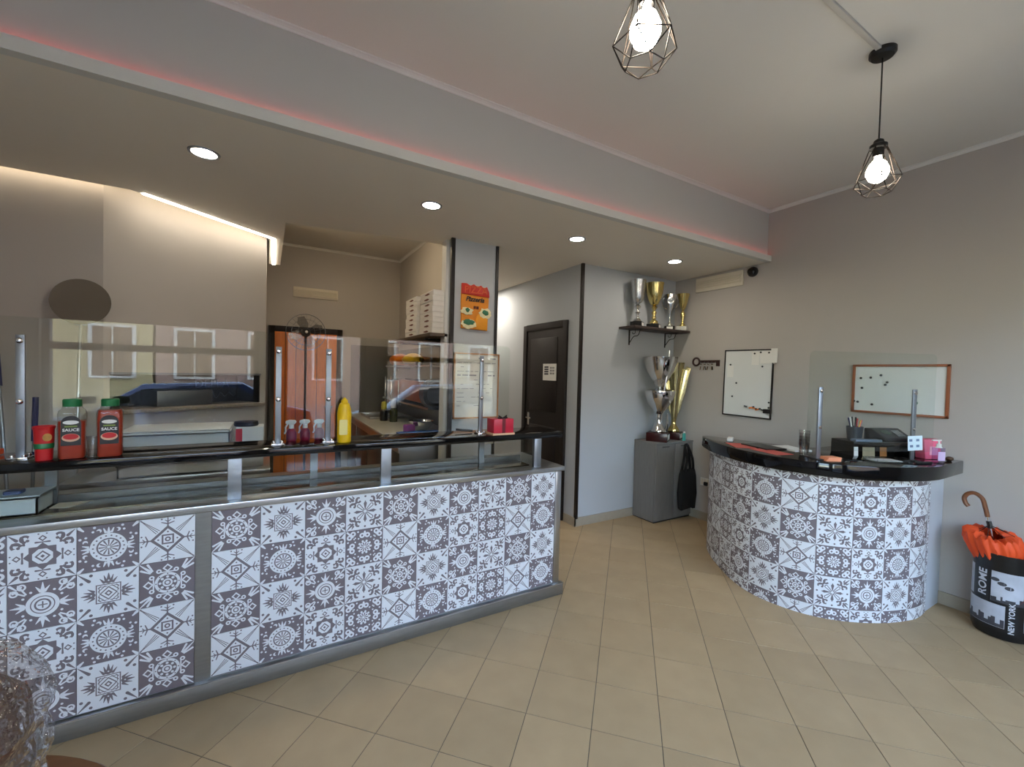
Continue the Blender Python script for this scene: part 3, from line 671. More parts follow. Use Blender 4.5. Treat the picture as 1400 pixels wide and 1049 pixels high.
# ---- things on the counter
def sauce(x, y, level, label):
    t = thing('sauce_bottle', label, 'bottle', (x, y, 1.17), 0.15)
    w_, d_ = 0.043, 0.036
    def body(sh, z0, z1, top=True):
        zz = [z0, z0 + 0.008, 0.06, 0.17, 0.192, 0.207, 0.214, 0.222] if top else [z0, z0 + 0.008, 0.06, min(0.17, z1 - 0.002), z1]
        mb = MB(); rings = []
        for z in zz:
            k = 1.0 if z0 + 0.006 < z <= 0.192 else (0.9 if z <= z0 + 0.006 else (0.9 if z < 0.21 else (0.72 if z < 0.22 else 0.7)))
            if abs(z - 0.06) < 1e-6: k = 0.97
            rings.append([(px * k * sh, py * k * sh, z) for px, py in rrect(-w_, w_, -d_, d_, 0.018, 4)])
        n = len(rings[0]); vs_ = [p for r in rings for p in r]
        fs = [tuple(range(n - 1, -1, -1)), tuple(range(len(vs_) - n, len(vs_)))]
        for j in range(len(rings) - 1): fs += [(j * n + i, j * n + (i + 1) % n, (j + 1) * n + (i + 1) % n, (j + 1) * n + i) for i in range(n)]
        return mb.add(vs_, fs)
    body(1.0, 0.0, 0.222).build('bottle_body', glass('bottle_plastic', (0.86, 0.86, 0.84, 1), 1.35, 0.08), t, world=False, smooth=True, ang=50)
    body(0.94, 0.003, level, False).build('sauce', mat('red_sauce', c(172, 52, 26), 0.35, noise=0.1), t, world=False, smooth=True, ang=50)
    MB().lathe([(0.029, 0.222), (0.03, 0.224), (0.03, 0.25), (0.027, 0.254), (0.0005, 0.254)], 28).build('cap', GREEN, t, world=False, smooth=True)
    M = frame((0, -d_ - 0.0008, 0.105), (1, 0, 0), (0, 0, 1))
    arch = [(-0.03, -0.045), (0.03, -0.045), (0.03, 0.05)] + [(0.03 * math.cos(PI * i / 8), 0.05 + 0.03 * math.sin(PI * i / 8)) for i in range(1, 8)] + [(-0.03, 0.05)]
    lb = MB().prism(arch, 0, 0.0006).xf(M).build('label', mat('label_black', c(24, 20, 20), 0.45), t, world=False)
    MB().prism([(0.024 * math.cos(2 * PI * i / 20), 0.052 + 0.0085 * math.sin(2 * PI * i / 20)) for i in range(20)], 0.0006, 0.0011).xf(M).build('brand_oval', PAPER, lb, world=False)
    MB().box(-0.019, 0.019, 0.032, 0.0385, 0.0006, 0.001).xf(M).build('small_print', mat('label_green', c(110, 130, 50), 0.5), lb, world=False)
    text_mb('SAUCE', 0.0165, 0.0002, 0.0004).xf(M @ Matrix.Translation((0, 0.02, 0.001))).build('lettering', PAPER, lb, world=False)
    MB().prism([(0.027 * math.cos(2 * PI * i / 20), -0.012 + 0.017 * math.sin(2 * PI * i / 20)) for i in range(20)], 0.0006, 0.0011).xf(M).build('bowl_print', mat('label_bowl', c(214, 170, 140), 0.5), lb, world=False)
    MB().prism([(0.023 * math.cos(2 * PI * i / 20), -0.008 + 0.012 * math.sin(2 * PI * i / 20)) for i in range(20)], 0.0011, 0.0014).xf(M).build('tomato_print', RED, lb, world=False)
    return t
sauce(-0.717, 2.485, 0.16, 'green capped sauce bottle only half full beside the red can')
sauce(-0.597, 2.485, 0.205, 'green capped sauce bottle still full of red sauce')
t = thing('red_cup', 'red crisp can with a green band and printed face beside the screen post', 'can', (-0.80, 2.478, 1.17), 0.2)
MB().lathe([(0.024, 0.0), (0.026, 0.002), (0.027, 0.055), (0.0295, 0.08), (0.031, 0.128), (0.034, 0.134), (0.034, 0.142), (0.0315, 0.143), (0.029, 0.06), (0.0001, 0.02)], 28).build('can_body', RED, t, world=False, smooth=True)
MB().lathe([(0.0278, 0.05), (0.0292, 0.052), (0.0302, 0.07), (0.0292, 0.072)], 28).build('green_band', GREEN, t, world=False, smooth=True)
MB().lathe([(0.0308, 0.078), (0.0325, 0.079), (0.0332, 0.112), (0.032, 0.113)], 28).xf(Matrix.Identity(4)).build('printed_badge', mat('badge_tan', c(178, 128, 60), 0.5, noise=0.5, nscale=60), t, world=False, smooth=True)
bpy.data.objects.remove(t.children[-1])
M = frame((0.012, -0.0305, 0.098), (1, 0.35, 0), (0, 0, 1))
MB().prism([(0.014 * math.cos(2 * PI * i / 16), 0.016 * math.sin(2 * PI * i / 16)) for i in range(16)], 0, 0.0012).xf(M).build('printed_badge', mat('badge_tan', c(178, 128, 60), 0.5, noise=0.5, nscale=60), t, world=False)
cups = thing('plastic_cup', 'small clear plastic cup between the two sauce bottles', 'cup', (-0.655, 2.487, 1.17))
MB().lathe([(0.014, 0.0), (0.0195, 0.09), (0.0205, 0.092), (0.019, 0.09), (0.0135, 0.002), (0.0001, 0.002)], 24).build('cup_wall', glass('cup_plastic', (0.9, 0.9, 0.9, 1), 1.6, 0.1), cups, world=False, smooth=True)
t = thing('squeeze_bottle', 'yellow squeeze bottle standing right of the screen post', 'bottle', (0.375, 2.518, 1.17))
MB().lathe([(0.034, 0.0), (0.037, 0.004), (0.0375, 0.16), (0.034, 0.19), (0.026, 0.215), (0.018, 0.222)], 24).build('bottle_body', mat('yellow_plastic', c(240, 196, 8), 0.4, noise=0.04), t, world=False, smooth=True)
MB().lathe([(0.018, 0.222), (0.018, 0.234), (0.008, 0.244), (0.005, 0.25), (0.0005, 0.251)], 20).build('cap', MATS['yellow_plastic'], t, world=False, smooth=True)
M = frame((-0.008, -0.0378, 0.1), (1, -0.2, 0), (0, 0, 1))
MB().prism(rrect(-0.022, 0.02, -0.055, 0.03, 0.006), 0, 0.001).xf(M).build('label', mat('pale_label', c(246, 228, 150), 0.6), t, world=False)
def spray(x, y, label):
    t = thing('spray_bottle', label, 'bottle', (x, y, 1.17), random.uniform(-0.3, 0.3), 'white spray bottles behind the screen')
    MB().lathe([(0.024, 0.0), (0.026, 0.004), (0.026, 0.045), (0.02, 0.062), (0.011, 0.07)], 20).build('bottle_body', mat('dark_red_fluid', c(120, 20, 44), 0.3), t, world=False, smooth=True)
    MB().lathe([(0.012, 0.068), (0.013, 0.072), (0.013, 0.088), (0.009, 0.092)], 16).build('collar', WHITE, t, world=False, smooth=True)
    mb = MB().prism([(-0.03, 0.098), (-0.028, 0.112), (-0.01, 0.118), (0.02, 0.116), (0.026, 0.104), (0.012, 0.09), (-0.008, 0.09)], -0.008, 0.008, 'y')
    mb.build('spray_head', WHITE, t, world=False, bev=0.002)
    MB().tube([(-0.018, 0, 0.096), (-0.03, 0, 0.075), (-0.028, 0, 0.055), (-0.034, 0, 0.04)], 0.0045, 8).build('trigger', WHITE, t, world=False, smooth=True)
for x, y in ((0.118, 2.66), (0.188, 2.665), (0.262, 2.66)): spray(x, y, 'white headed spray bottle on the counter between the screen posts')
t = thing('gift_box', 'small red box with a dark ribbon beside the screen post', 'box', (1.362, 2.494, 1.17))
MB().box(-0.075, 0.075, -0.05, 0.05, 0.012, 0.105).build('carton', mat('crimson_card', c(200, 36, 62), 0.4), t, world=False, bev=0.003)
MB().box(-0.012, 0.012, -0.052, 0.052, 0.010, 0.107).build('ribbon', mat('ribbon_dark', c(110, 10, 30), 0.4), t, world=False)
MB().tube([(0.0, -0.03, 0.107), (-0.03, -0.03, 0.125), (-0.035, -0.03, 0.112), (0, -0.03, 0.107), (0.03, -0.03, 0.125), (0.035, -0.03, 0.112), (0, -0.03, 0.107)], 0.006, 6).build('bow', BLACK, t, world=False, smooth=True)
MB().box(-0.082, 0.082, -0.056, 0.056, 0.0, 0.012).build('card_base', mat('peach_card', c(236, 190, 150), 0.6), t, world=False)
tag(MB().tube([(1.11, 2.66, 1.19), (1.15, 2.65, 1.185), (1.22, 2.63, 1.18)], 0.008, 8).build('black_pen', BLACK, smooth=True), 'black pen lying on the counter by the red box', 'pen')
tag(MB().prism(rrect(-1.5, -1.0, 2.62, 2.73, 0.02), 1.1705, 1.192).build('orange_tray', mat('orange_plastic', c(226, 84, 24), 0.4)), 'orange plastic tray on the black top beside the left screen post', 'tray')
# inside the display
t = thing('white_tub', 'white plastic tub on the steel ledge behind the display glass', 'tub', (-0.985, 2.60, 0.9345), 0.0)
def tub(x0, x1, y0, y1, z0, z1, w_=0.006):
    mb = MB().box(x0, x1, y0, y1, z0, z0 + w_)
    for q in ((x0, x0 + w_, y0, y1), (x1 - w_, x1, y0, y1), (x0, x1, y0, y0 + w_), (x0, x1, y1 - w_, y1)): mb.box(q[0], q[1], q[2], q[3], z0, z1)
    return mb
tub(-0.20, 0.15, -0.075, 0.075, 0, 0.075).build('tub_wall', mat('tub_plastic', c(206, 212, 212), 0.5), t, world=False)
tub(-0.208, 0.158, -0.083, 0.083, 0.07, 0.077, 0.012).build('rim', MATS['tub_plastic'], t, world=False)
tag(MB().prism(rrect(-0.955, -0.90, 2.57, 2.625, 0.012), 0.945, 1.03).build('blue_scoop', mat('steel_blue_plastic', c(64, 84, 128), 0.4), bev=0.004), 'blue plastic scoop standing in the white tub', 'scoop')
tag(MB().prism([(-0.825, 2.60), (-0.76, 2.585), (-0.70, 2.675), (-0.82, 2.685)], 0.9345, 0.936).build('paper_sheet', mat('cream_paper', c(214, 206, 188), 0.8)), 'cream paper sheet lying beside the white tub', 'paper')
# ---- behind the counter
ov = thing('pizza_oven', 'black pizza oven mouth with a stone sill in the diagonal wall', 'oven', (w2(L2 / 2)[0], w2(L2 / 2)[1], Z0))
def w2box(s0, s1, d0, d1, z0, z1): return MB().prism([w2(s0, d0), w2(s1, d0), w2(s1, d1), w2(s0, d1)], z0, z1)
w2box(S0, S1, 0.30, 0.34, Z0, Z1).build('back_panel', mat('oven_black', c(14, 14, 18), 0.5), ov)
mb = w2box(S0, S0 + 0.01, 0.0, 0.34, Z0, Z1); q_ = w2box(S1 - 0.01, S1, 0.0, 0.34, Z0, Z1); mb.add(q_.v, q_.f); q_ = w2box(S0, S1, 0.0, 0.34, Z1 - 0.01, Z1); mb.add(q_.v, q_.f)
mb.build('lining', MATS['oven_black'], ov)
w2box(S0 - 0.02, S1 + 0.02, -0.05, 0.34, Z0 - 0.03, Z0).build('stone_sill', mat('speckled_granite', c(140, 130, 118), 0.4, noise=0.6, nscale=90), ov, bev=0.004)
w2box(S0 - 0.005, S1 + 0.005, -0.006, 0.0, Z1 - 0.004, Z1 + 0.012).build('lintel_edge', ALU, ov)
w2box(0.33, 0.72, 0.05, 0.28, Z0, Z0 + 0.12).build('oven_door', STEEL_D, ov, bev=0.005)
Mt = frame(Vector(w2(0.98, 0.296) + (1.44,)), (d2.x, d2.y, 0), (0, 0, 1))
DIM = mat('dim_lettering', c(72, 74, 84), 0.6)
text_mb('DELLA', 0.10, 0.001).xf(Mt @ Matrix.Translation((-0.12, -0.02, 0))).build('lettering', DIM, ov)
sq = [(-0.22 + 0.02 * k, -0.115 + 0.035 * math.sin(k * 1.7) * (1 if k < 8 else 0.5), 0.002) for k in range(16)]
MB().tube(crom(sq, 4), 0.004, 6).xf(Mt).build('script_lettering', DIM, ov)
pl = thing('pizza_peel', 'round steel pizza peel leaning upright against the taupe wall', 'pizza peel', (-1.04, 3.62, 0.0))
disc = MB().lathe([(0.0001, 0), (0.14, 0), (0.146, 0.003), (0.146, 0.005), (0.14, 0.0045), (0.0001, 0.004)], 40)
disc.xf(Matrix.Translation((0, 0.12, 1.968)) @ Matrix.Rotation(PI / 2 - 0.06, 4, 'X') ); disc.build('blade', mat('peel_steel', c(112, 104, 92), 0.4, 0.9, noise=0.15, nscale=5), pl, world=False, smooth=True)
MB().tube([(0, 0.125, 1.84), (0, 0.10, 1.7), (0, -0.02, 0.02)], 0.009, 10).build('handle', STEEL, pl, world=False, smooth=True)
MB().box(-0.03, 0.03, 0.115, 0.125, 1.815, 1.845).build('ferrule', STEEL, pl, world=False, bev=0.002)
for k, (p, q, mm, lb) in enumerate((((-1.40, 3.72, 1.62), (-1.22, 3.45, 0.02), NAVY, 'broom with a blue grip leaning behind the counter screen'), ((-1.23, 3.70, 1.36), (-1.24, 3.62, 0.02), NAVY, 'upright mop pole with dark blue grip behind the red can'))):
    b = thing('broom' if k == 0 else 'mop', lb, 'broom' if k == 0 else 'mop', (q[0], q[1], 0))
    p = Vector(p); q = Vector(q); g = p.lerp(q, 0.12 if k == 0 else 0.2)
    MB().tube([g, q], 0.009, 8).build('pole', ALU, b, smooth=True)
    MB().tube([p, g], 0.014, 10).build('grip', mm, b, smooth=True)
    MB().box(q[0] - 0.14, q[0] + 0.14, q[1] - 0.03, q[1] + 0.03, 0.0, 0.09).build('head', NAVY, b, bev=0.01)
bench = thing('back_bench', 'low steel back bench below the oven wall', 'bench', (-0.6, 3.45, 0))
MB().box(-1.0, 0.02, 3.25, 3.72, 0.86, 0.9).build('bench_top', STEEL, bench, bev=0.003)
for x in (-0.97, -0.01):
    for y in (3.28, 3.69): MB().box(x - 0.02, x + 0.02, y - 0.02, y + 0.02, 0, 0.86).build('leg', STEEL_D, bench)
t = thing('reflection_crate', 'white crate standing in for a pale car reflection below the oven sill', 'crate', (-0.48, 3.48, 0.9))  # crate shape stands in for a pale car reflection in the screen
PLW = mat('crate_white', c(205, 208, 210), 0.5)
for z0 in (0, 0.09, 0.18):
    tub(-0.28, 0.27, -0.2, 0.2, z0, z0 + 0.086, 0.008).build('tray', PLW, t, world=False)
    tub(-0.285, 0.275, -0.205, 0.205, z0 + 0.068, z0 + 0.078, 0.006).build('rim', PLW, t, world=False)
MB().box(-0.28, 0.27, -0.2, 0.2, 0.267, 0.275).build('lid', PLW, t, world=False, bev=0.003)
t = thing('paper_dispenser', 'white carton with a red edge and black lid beside the crate', 'carton', (-0.105, 3.45, 0.9))
MB().box(-0.075, 0.085, -0.08, 0.08, 0, 0.27).build('carton', PLW, t, world=False, bev=0.004)
MB().box(-0.077, -0.04, -0.082, -0.08, 0.02, 0.26).build('red_stripe', RED, t, world=False)
MB().lathe([(0.07, 0.27), (0.075, 0.28), (0.07, 0.3), (0.0005, 0.302)], 20, -0.02).build('lid', BLACK, t, world=False, smooth=True)
# ================================================================ kitchen
wt = thing('kitchen_worktop', 'steel kitchen worktop against the partition wall beyond the counter', 'worktop', (1.35, 5.0, 0))
MB().box(0.98, XK - 0.002, 3.62, YB - 0.002, 0.925, 0.955).build('top', mat('white_lit_worktop', c(214, 210, 200), 0.35, 0.4, noise=0.06), wt, bev=0.004)  # top coloured paler than steel to stand in for white light on it
for k in range(4): MB().box(1.0, XK - 0.002, 3.66 + k * 0.69, 3.66 + k * 0.68 + 0.67, 0.08, 0.925).build('cupboard', STEEL_D, wt, bev=0.004)
MB().box(0.985, 1.0, 3.64, YB - 0.002, 0.86, 0.925).build('apron', STEEL, wt)
tag(MB().box(1.03, XK - 0.007, YB - 0.007, YB - 0.001, 0.956, 1.93).build('steel_splashback', mat('splash_steel', c(128, 124, 118), 0.3, 0.85, noise=0.12, nscale=3)), 'brushed steel splashback sheet on the wall beside the orange door', 'splashback')
tag(MB().box(XK - 0.007, XK - 0.001, 3.62, YB - 0.008, 0.956, 1.88).build('steel_splashback', MATS['splash_steel']), 'brushed steel splashback sheet on the partition wall behind the appliance', 'splashback')
sh = thing('box_shelf', 'dark wall shelf carrying the pizza box stacks', 'shelf', (1.48, 4.2, 1.9))
MB().box(1.2, XK, 3.50, 4.9, 1.885, 1.915).build('board', mat('shelf_brown', c(84, 68, 52), 0.5, noise=0.2, nscale=10), sh, bev=0.002)
for y in (3.8, 4.6): MB().prism([(1.25, 1.885), (XK - 0.008, 1.885), (XK - 0.008, 1.7), (XK - 0.02, 1.7), (XK - 0.02, 1.86), (1.25, 1.87)], y - 0.01, y + 0.01, 'y').build('bracket', BLACK, sh)
CARD = mat('white_card', c(228, 222, 214), 0.7, noise=0.03); BRN = mat('print_brown', c(110, 60, 44), 0.7); DK = mat('print_dark', c(60, 56, 60), 0.7)
def pbox(x0, y0, w_, z, label, grp):
    h = 0.045
    t = thing('pizza_box', label, 'pizza box', (x0, y0, z), random.uniform(-0.01, 0.01), grp)
    MB().box(0, w_, 0, w_, 0, h - 0.003).build('tray', CARD, t, world=False, bev=0.0015)
    MB().box(-0.0015, w_ + 0.001, -0.0015, w_ + 0.001, h - 0.014, h).build('lid', CARD, t, world=False, bev=0.0015)
    pr = MB()
    cy_ = w_ * 0.45; pr.prism([(cy_ - 0.07, 0.02), (cy_ - 0.02, 0.03), (cy_ + 0.06, 0.026), (cy_ + 0.07, 0.019), (cy_, 0.012), (cy_ - 0.05, 0.014)], -0.0015, -0.0006, 'x')
    pr.build('side_print', BRN, t, world=False)
    p2 = MB()
    for k in range(3): p2.box(w_ - 0.2 + k * 0.03, w_ - 0.185 + k * 0.03, -0.0015, -0.0006, 0.01, 0.03)
    p2.build('front_print', DK, t, world=False)
ORD = ('lowest', 'second lowest', 'third lowest', 'fourth lowest', 'fourth from top', 'third from top', 'second from top', 'topmost')
for k in range(8):
    pbox(1.235 + random.uniform(-0.004, 0.004), 3.535, 0.36, 1.915 + k * 0.0475, ORD[k] + ' white pizza box in the stack beside the column', 'pizza boxes in the stack by the column')
for k in range(8):
    pbox(1.225 + random.uniform(-0.006, 0.006), 3.96, 0.36, 1.915 + k * 0.0475, ORD[k] + ' white pizza box in the stack away from the column', 'pizza boxes in the far stack')
# wall shelf with a bag, appliance below it
s2 = thing('steel_wall_shelf', 'slim steel wall shelf above the copper coloured appliance', 'shelf', (1.55, 5.1, 1.64))
MB().box(1.44, XK - 0.008, 4.15, 6.05, 1.63, 1.645).build('board', STEEL, s2)
for y in (4.3, 5.8): MB().box(1.5, XK - 0.008, y - 0.01, y + 0.01, 1.60, 1.63).build('bracket', STEEL_D, s2)
MB().box(1.43, 1.45, 4.13, 4.16, 1.36, 1.72).build('upright', ALU, s2)
def lump(name, x, y, z, sx, sy, sz, m, label, cat, seed=0):
    rd = random.Random(seed); mb = MB().sphere(0, 0, 0, 1, 18, 12)
    mb.v = [(p[0] * sx * (1 + rd.uniform(-.1, .1)), p[1] * sy * (1 + rd.uniform(-.1, .1)), max(-0.8, p[2]) * sz) for p in mb.v]
    mb.xf(Matrix.Translation((x, y, z + sz * 0.8)))
    return tag(mb.build(name, m, smooth=True, ang=80), label, cat)
lump('snack_bag', 1.56, 5.76, 1.646, 0.12, 0.27, 0.09, mat('bag_orange', c(222, 120, 20), 0.35), 'orange packet lying on the steel wall shelf', 'packet', 2)
lump('snack_bag', 1.56, 5.17, 1.646, 0.11, 0.25, 0.085, mat('bag_yellow', c(228, 184, 30), 0.35), 'yellow packet lying on the steel wall shelf', 'packet', 3)
ap = thing('copper_appliance', 'copper coloured slicing machine with steel ends on the side wall rack', 'appliance', (1.5, 4.8, 1.2))
COP = mat('copper_panel', c(164, 92, 48), 0.3, 0.6, noise=0.2, nscale=8)
MB().box(1.40, 1.66, 4.25, 5.2, 1.24, 1.47).build('copper_body', COP, ap, bev=0.01)
MB().box(1.39, 1.67, 5.2, 5.75, 1.2, 1.46).build('steel_end', STEEL, ap, bev=0.015)
MB().box(1.38, 1.40, 5.5, 5.56, 1.12, 1.5).box(1.38, 1.40, 5.8, 5.86, 1.12, 1.5).build('end_handle', CHROME, ap, bev=0.004)
MB().box(1.37, XK - 0.01, 4.0, 5.9, 1.195, 1.215).build('rack', STEEL, ap)
MB().box(1.45, 1.62, 4.35, 5.1, 1.47, 1.49).build('top_grate', BLACK, ap)
for y in (4.1, 5.85): MB().box(1.60, XK - 0.01, y - 0.02, y + 0.02, 1.10, 1.195).build('support', STEEL_D, ap)
MB().lathe([(0.0005, 0.0), (0.12, 0.0), (0.15, 0.03), (0.15, 0.16), (0.12, 0.19), (0.0005, 0.19)], 24).xf(Matrix.Translation((1.42, 4.02, 1.36)) @ Matrix.Rotation(PI / 2, 4, 'X')).build('guard', BLACK, ap, smooth=True)
for x, y, mm, lb, h in ((1.25, 5.3, mat('oil_yellow', c(214, 206, 90), 0.3), 'pale yellow capped bottle on the kitchen worktop', 0.2), (1.33, 5.15, mat('olive_glass', c(60, 66, 30), 0.2), 'dark olive bottle on the kitchen worktop', 0.24)):
    t = thing('kitchen_bottle', lb, 'bottle', (x, y, 0.955))
    MB().lathe([(0.045, 0), (0.047, 0.005), (0.047, h * 0.6), (0.02, h * 0.78), (0.016, h)], 20).build('bottle_body', BLACK if h < 0.22 else mm, t, world=False, smooth=True)
    MB().lathe([(0.03, h * 0.62), (0.035, h * 0.9), (0.03, h * 1.15), (0.0005, h * 1.2)], 16).build('cap', mm if h < 0.22 else WHITE, t, world=False, smooth=True)
t = thing('steel_bowl', 'shiny steel mixing bowl on the kitchen worktop', 'bowl', (1.42, 4.35, 0.955))
MB().lathe([(0.05, 0.0), (0.09, 0.02), (0.12, 0.06), (0.13, 0.1), (0.136, 0.101), (0.125, 0.097), (0.112, 0.06), (0.085, 0.025), (0.0005, 0.01)], 32).build('bowl_wall', CHROME, t, world=False, smooth=True)
t = thing('blue_tray', 'flat blue tray on the kitchen worktop', 'tray', (1.29, 3.98, 0.955))
MB().prism(rrect(-0.19, 0.2, -0.12, 0.12, 0.02), 0, 0.01).build('tray_floor', mat('blue_plastic', c(24, 84, 160), 0.4), t, world=False)
tub(-0.2, 0.21, -0.13, 0.13, 0.01, 0.026, 0.012).build('rim', MATS['blue_plastic'], t, world=False)
tag(MB().prism(rrect(-0.05, 0.05, -0.04, 0.04, 0.01), 0, 0.075).xf(Matrix.Translation((1.26, 4.25, 0.955)) @ Matrix.Rotation(0.3, 4, 'Z')).build('purple_sponge', mat('purple_foam', c(150, 70, 150), 0.8), bev=0.008), 'purple sponge block beside the steel bowl', 'sponge')
tag(tub(1.12, 1.62, 5.5, 6.1, 0.9555, 0.985, 0.012).build('baking_tray', STEEL, bev=0.002), 'pale metal baking tray on the far end of the kitchen worktop', 'tray')
fan = thing('pedestal_fan', 'round wire caged pedestal fan standing before the orange door', 'fan', (0.43, 6.15, 0))
zf = 2.05
MB().lathe([(0.2, 0), (0.2, 0.02), (0.05, 0.04), (0.015, 0.06)], 28).build('base', BLACK, fan, world=False, smooth=True)
MB().cyl(0, 0.06, 0.03, zf - 0.05, 0.013, 12).build('pole', STEEL_D, fan, world=False, smooth=True)
MB().lathe([(0.0005, -0.06), (0.05, -0.05), (0.06, 0.0), (0.05, 0.06), (0.0005, 0.07)], 20).xf(Matrix.Translation((0, 0.05, zf)) @ Matrix.Rotation(PI / 2, 4, 'X')).build('motor', BLACK, fan, world=False, smooth=True)
gd = MB()
for rr, yy in ((0.235, 0.0), (0.235, 0.02), (0.17, -0.045), (0.1, -0.055), (0.17, 0.05)):
    gd.tube([(rr * math.cos(2 * PI * k / 32), yy, zf + rr * math.sin(2 * PI * k / 32)) for k in range(32)], 0.0035 if rr > 0.2 else 0.0018, 5, closed=True)
for k in range(24):
    a = 2 * PI * k / 24; gd.tube([(0.04 * math.cos(a), -0.058, zf + 0.04 * math.sin(a)), (0.17 * math.cos(a), -0.045, zf + 0.17 * math.sin(a)), (0.235 * math.cos(a), 0.0, zf + 0.235 * math.sin(a))], 0.0014, 4)
gd.build('wire_guard', STEEL_D, fan, world=False)
for k in range(4):
    a = 2 * PI * k / 4 + 0.4
    bl = MB().prism([(0.03, -0.03), (0.1, -0.07), (0.2, -0.06), (0.21, 0.02), (0.14, 0.06), (0.03, 0.03)], -0.003, 0.003)
    bl.xf(Matrix.Translation((0, -0.015, zf)) @ Matrix.Rotation(-a, 4, 'Y') @ Matrix.Rotation(PI / 2 + 0.0, 4, 'X') @ Matrix.Rotation(0.3, 4, 'X')); bl.build('blade', glass('smoky_blade', (0.72, 0.72, 0.72, 1), 1.4, 0.2), fan, world=False)
MB().sphere(0, -0.06, zf, 0.018, 12, 8).build('hub_cap', WHITE, fan, world=False, smooth=True)
# column: pizza plaque and menu board
pq = thing('pizza_plaque', 'painted pizza wall plaque with red lettering on the column', 'plaque', (1.58, YT, 2.15))
YP = YT - 0.02
MB().prism([(1.452, 1.965), (1.705, 1.955), (1.715, 2.25), (1.70, 2.335), (1.60, 2.345), (1.45, 2.34), (1.447, 2.2)], YP, YT, 'y').build('board', mat('plaque_orange', c(224, 138, 26), 0.5, noise=0.15, nscale=14), pq, bev=0.003)
MB().prism([(1.447, 2.262), (1.715, 2.252), (1.712, 2.30), (1.69, 2.345), (1.655, 2.33), (1.63, 2.352), (1.595, 2.335), (1.56, 2.355), (1.53, 2.338), (1.49, 2.356), (1.445, 2.352)], YP - 0.008, YP + 0.004, 'y').build('roof_panel', mat('plaque_red', c(196, 44, 26), 0.5, noise=0.12, nscale=20), pq, bev=0.002)
MP = frame((1.58, YP - 0.009, 2.30), (1, 0, 0), (0, 0, 1))
text_mb('PIZZA', 0.082, 0.003, 0.001).xf(MP).build('lettering', mat('plaque_red_light', c(214, 84, 40), 0.5), pq)
text_mb('Pizzeria', 0.058, 0.002, 0.0015, 0.3).xf(frame((1.575, YP - 0.003, 2.222), (1, 0, 0), (0, 0, 1))).build('script_lettering', BLACK, pq)
MB().box(1.565, 1.585, YP - 0.006, YP, 2.14, 2.165).box(1.592, 1.612, YP - 0.006, YP, 2.14, 2.165).build('painted_window', mat('plaque_brown', c(96, 36, 16), 0.6), pq)
MB().prism([(1.588, 1.965), (1.70, 1.96), (1.702, 2.07), (1.69, 2.095), (1.645, 2.105), (1.60, 2.09), (1.588, 2.05)], YP - 0.005, YP, 'y').build('painted_arch', mat('plaque_arch', c(236, 156, 30), 0.5, noise=0.1, nscale=20), pq, bev=0.002)
def blob(cx, cz, r1, r2, m, nm, seed, y0, th):
    rd = random.Random(seed); pts = []
    for k in range(20):
        a = 2 * PI * k / 20; q = 1 + rd.uniform(-0.18, 0.18); pts.append((cx + r1 * q * math.cos(a), cz + r2 * q * math.sin(a)))
    return MB().prism(pts, y0 - th, y0, 'y').build(nm, m, pq, bev=0.0015)
PW = mat('plaque_cream', c(232, 222, 178), 0.5, noise=0.2, nscale=60); PG = mat('plaque_green', c(48, 110, 78), 0.5, noise=0.4, nscale=60)
blob(1.50, 2.115, 0.06, 0.032, PW, 'painted_chef', 1, YP, 0.006); blob(1.505, 2.125, 0.02, 0.018, PG, 'painted_apron', 2, YP - 0.006, 0.003)
blob(1.68, 2.11, 0.058, 0.047, PW, 'painted_dish', 3, YP, 0.006); blob(1.68, 2.115, 0.034, 0.022, PG, 'painted_salad', 4, YP - 0.006, 0.003)
blob(1.52, 2.0, 0.068, 0.042, PW, 'painted_bowl', 5, YP, 0.006); blob(1.52, 2.02, 0.052, 0.026, PG, 'painted_leaves', 6, YP - 0.006, 0.003)
bd = thing('menu_board', 'white menu sheet in a thin wooden frame on the column', 'menu board', (1.6, YT, 1.2))
MB().box(1.403, 1.825, YT - 0.016, YT - 0.012, 1.18, 1.74).build('sheet', PAPER, bd)
FW = mat('frame_wood', c(178, 122, 72), 0.5, noise=0.15, nscale=12)
for x0, x1, z0, z1 in ((1.393, 1.835, 1.17, 1.182), (1.393, 1.835, 1.738, 1.75), (1.393, 1.405, 1.17, 1.75), (1.823, 1.835, 1.17, 1.75)):
    MB().box(x0, x1, YT - 0.022, YT, z0, z1).build('frame_bar', FW, bd)
pr = MB(); rd = random.Random(5)
for k in range(13):
    z = 1.70 - k * 0.038; x = 1.425
    while x < 1.78:
        w_ = rd.uniform(0.02, 0.07)
        if rd.random() < 0.62: pr.box(x, min(x + w_, 1.8), YT - 0.0168, YT - 0.016, z, z + (0.012 if k in (0, 4) else 0.005))
        x += w_ + 0.012
pr.build('print', mat('print_faint', c(150, 150, 156), 0.8), bd)

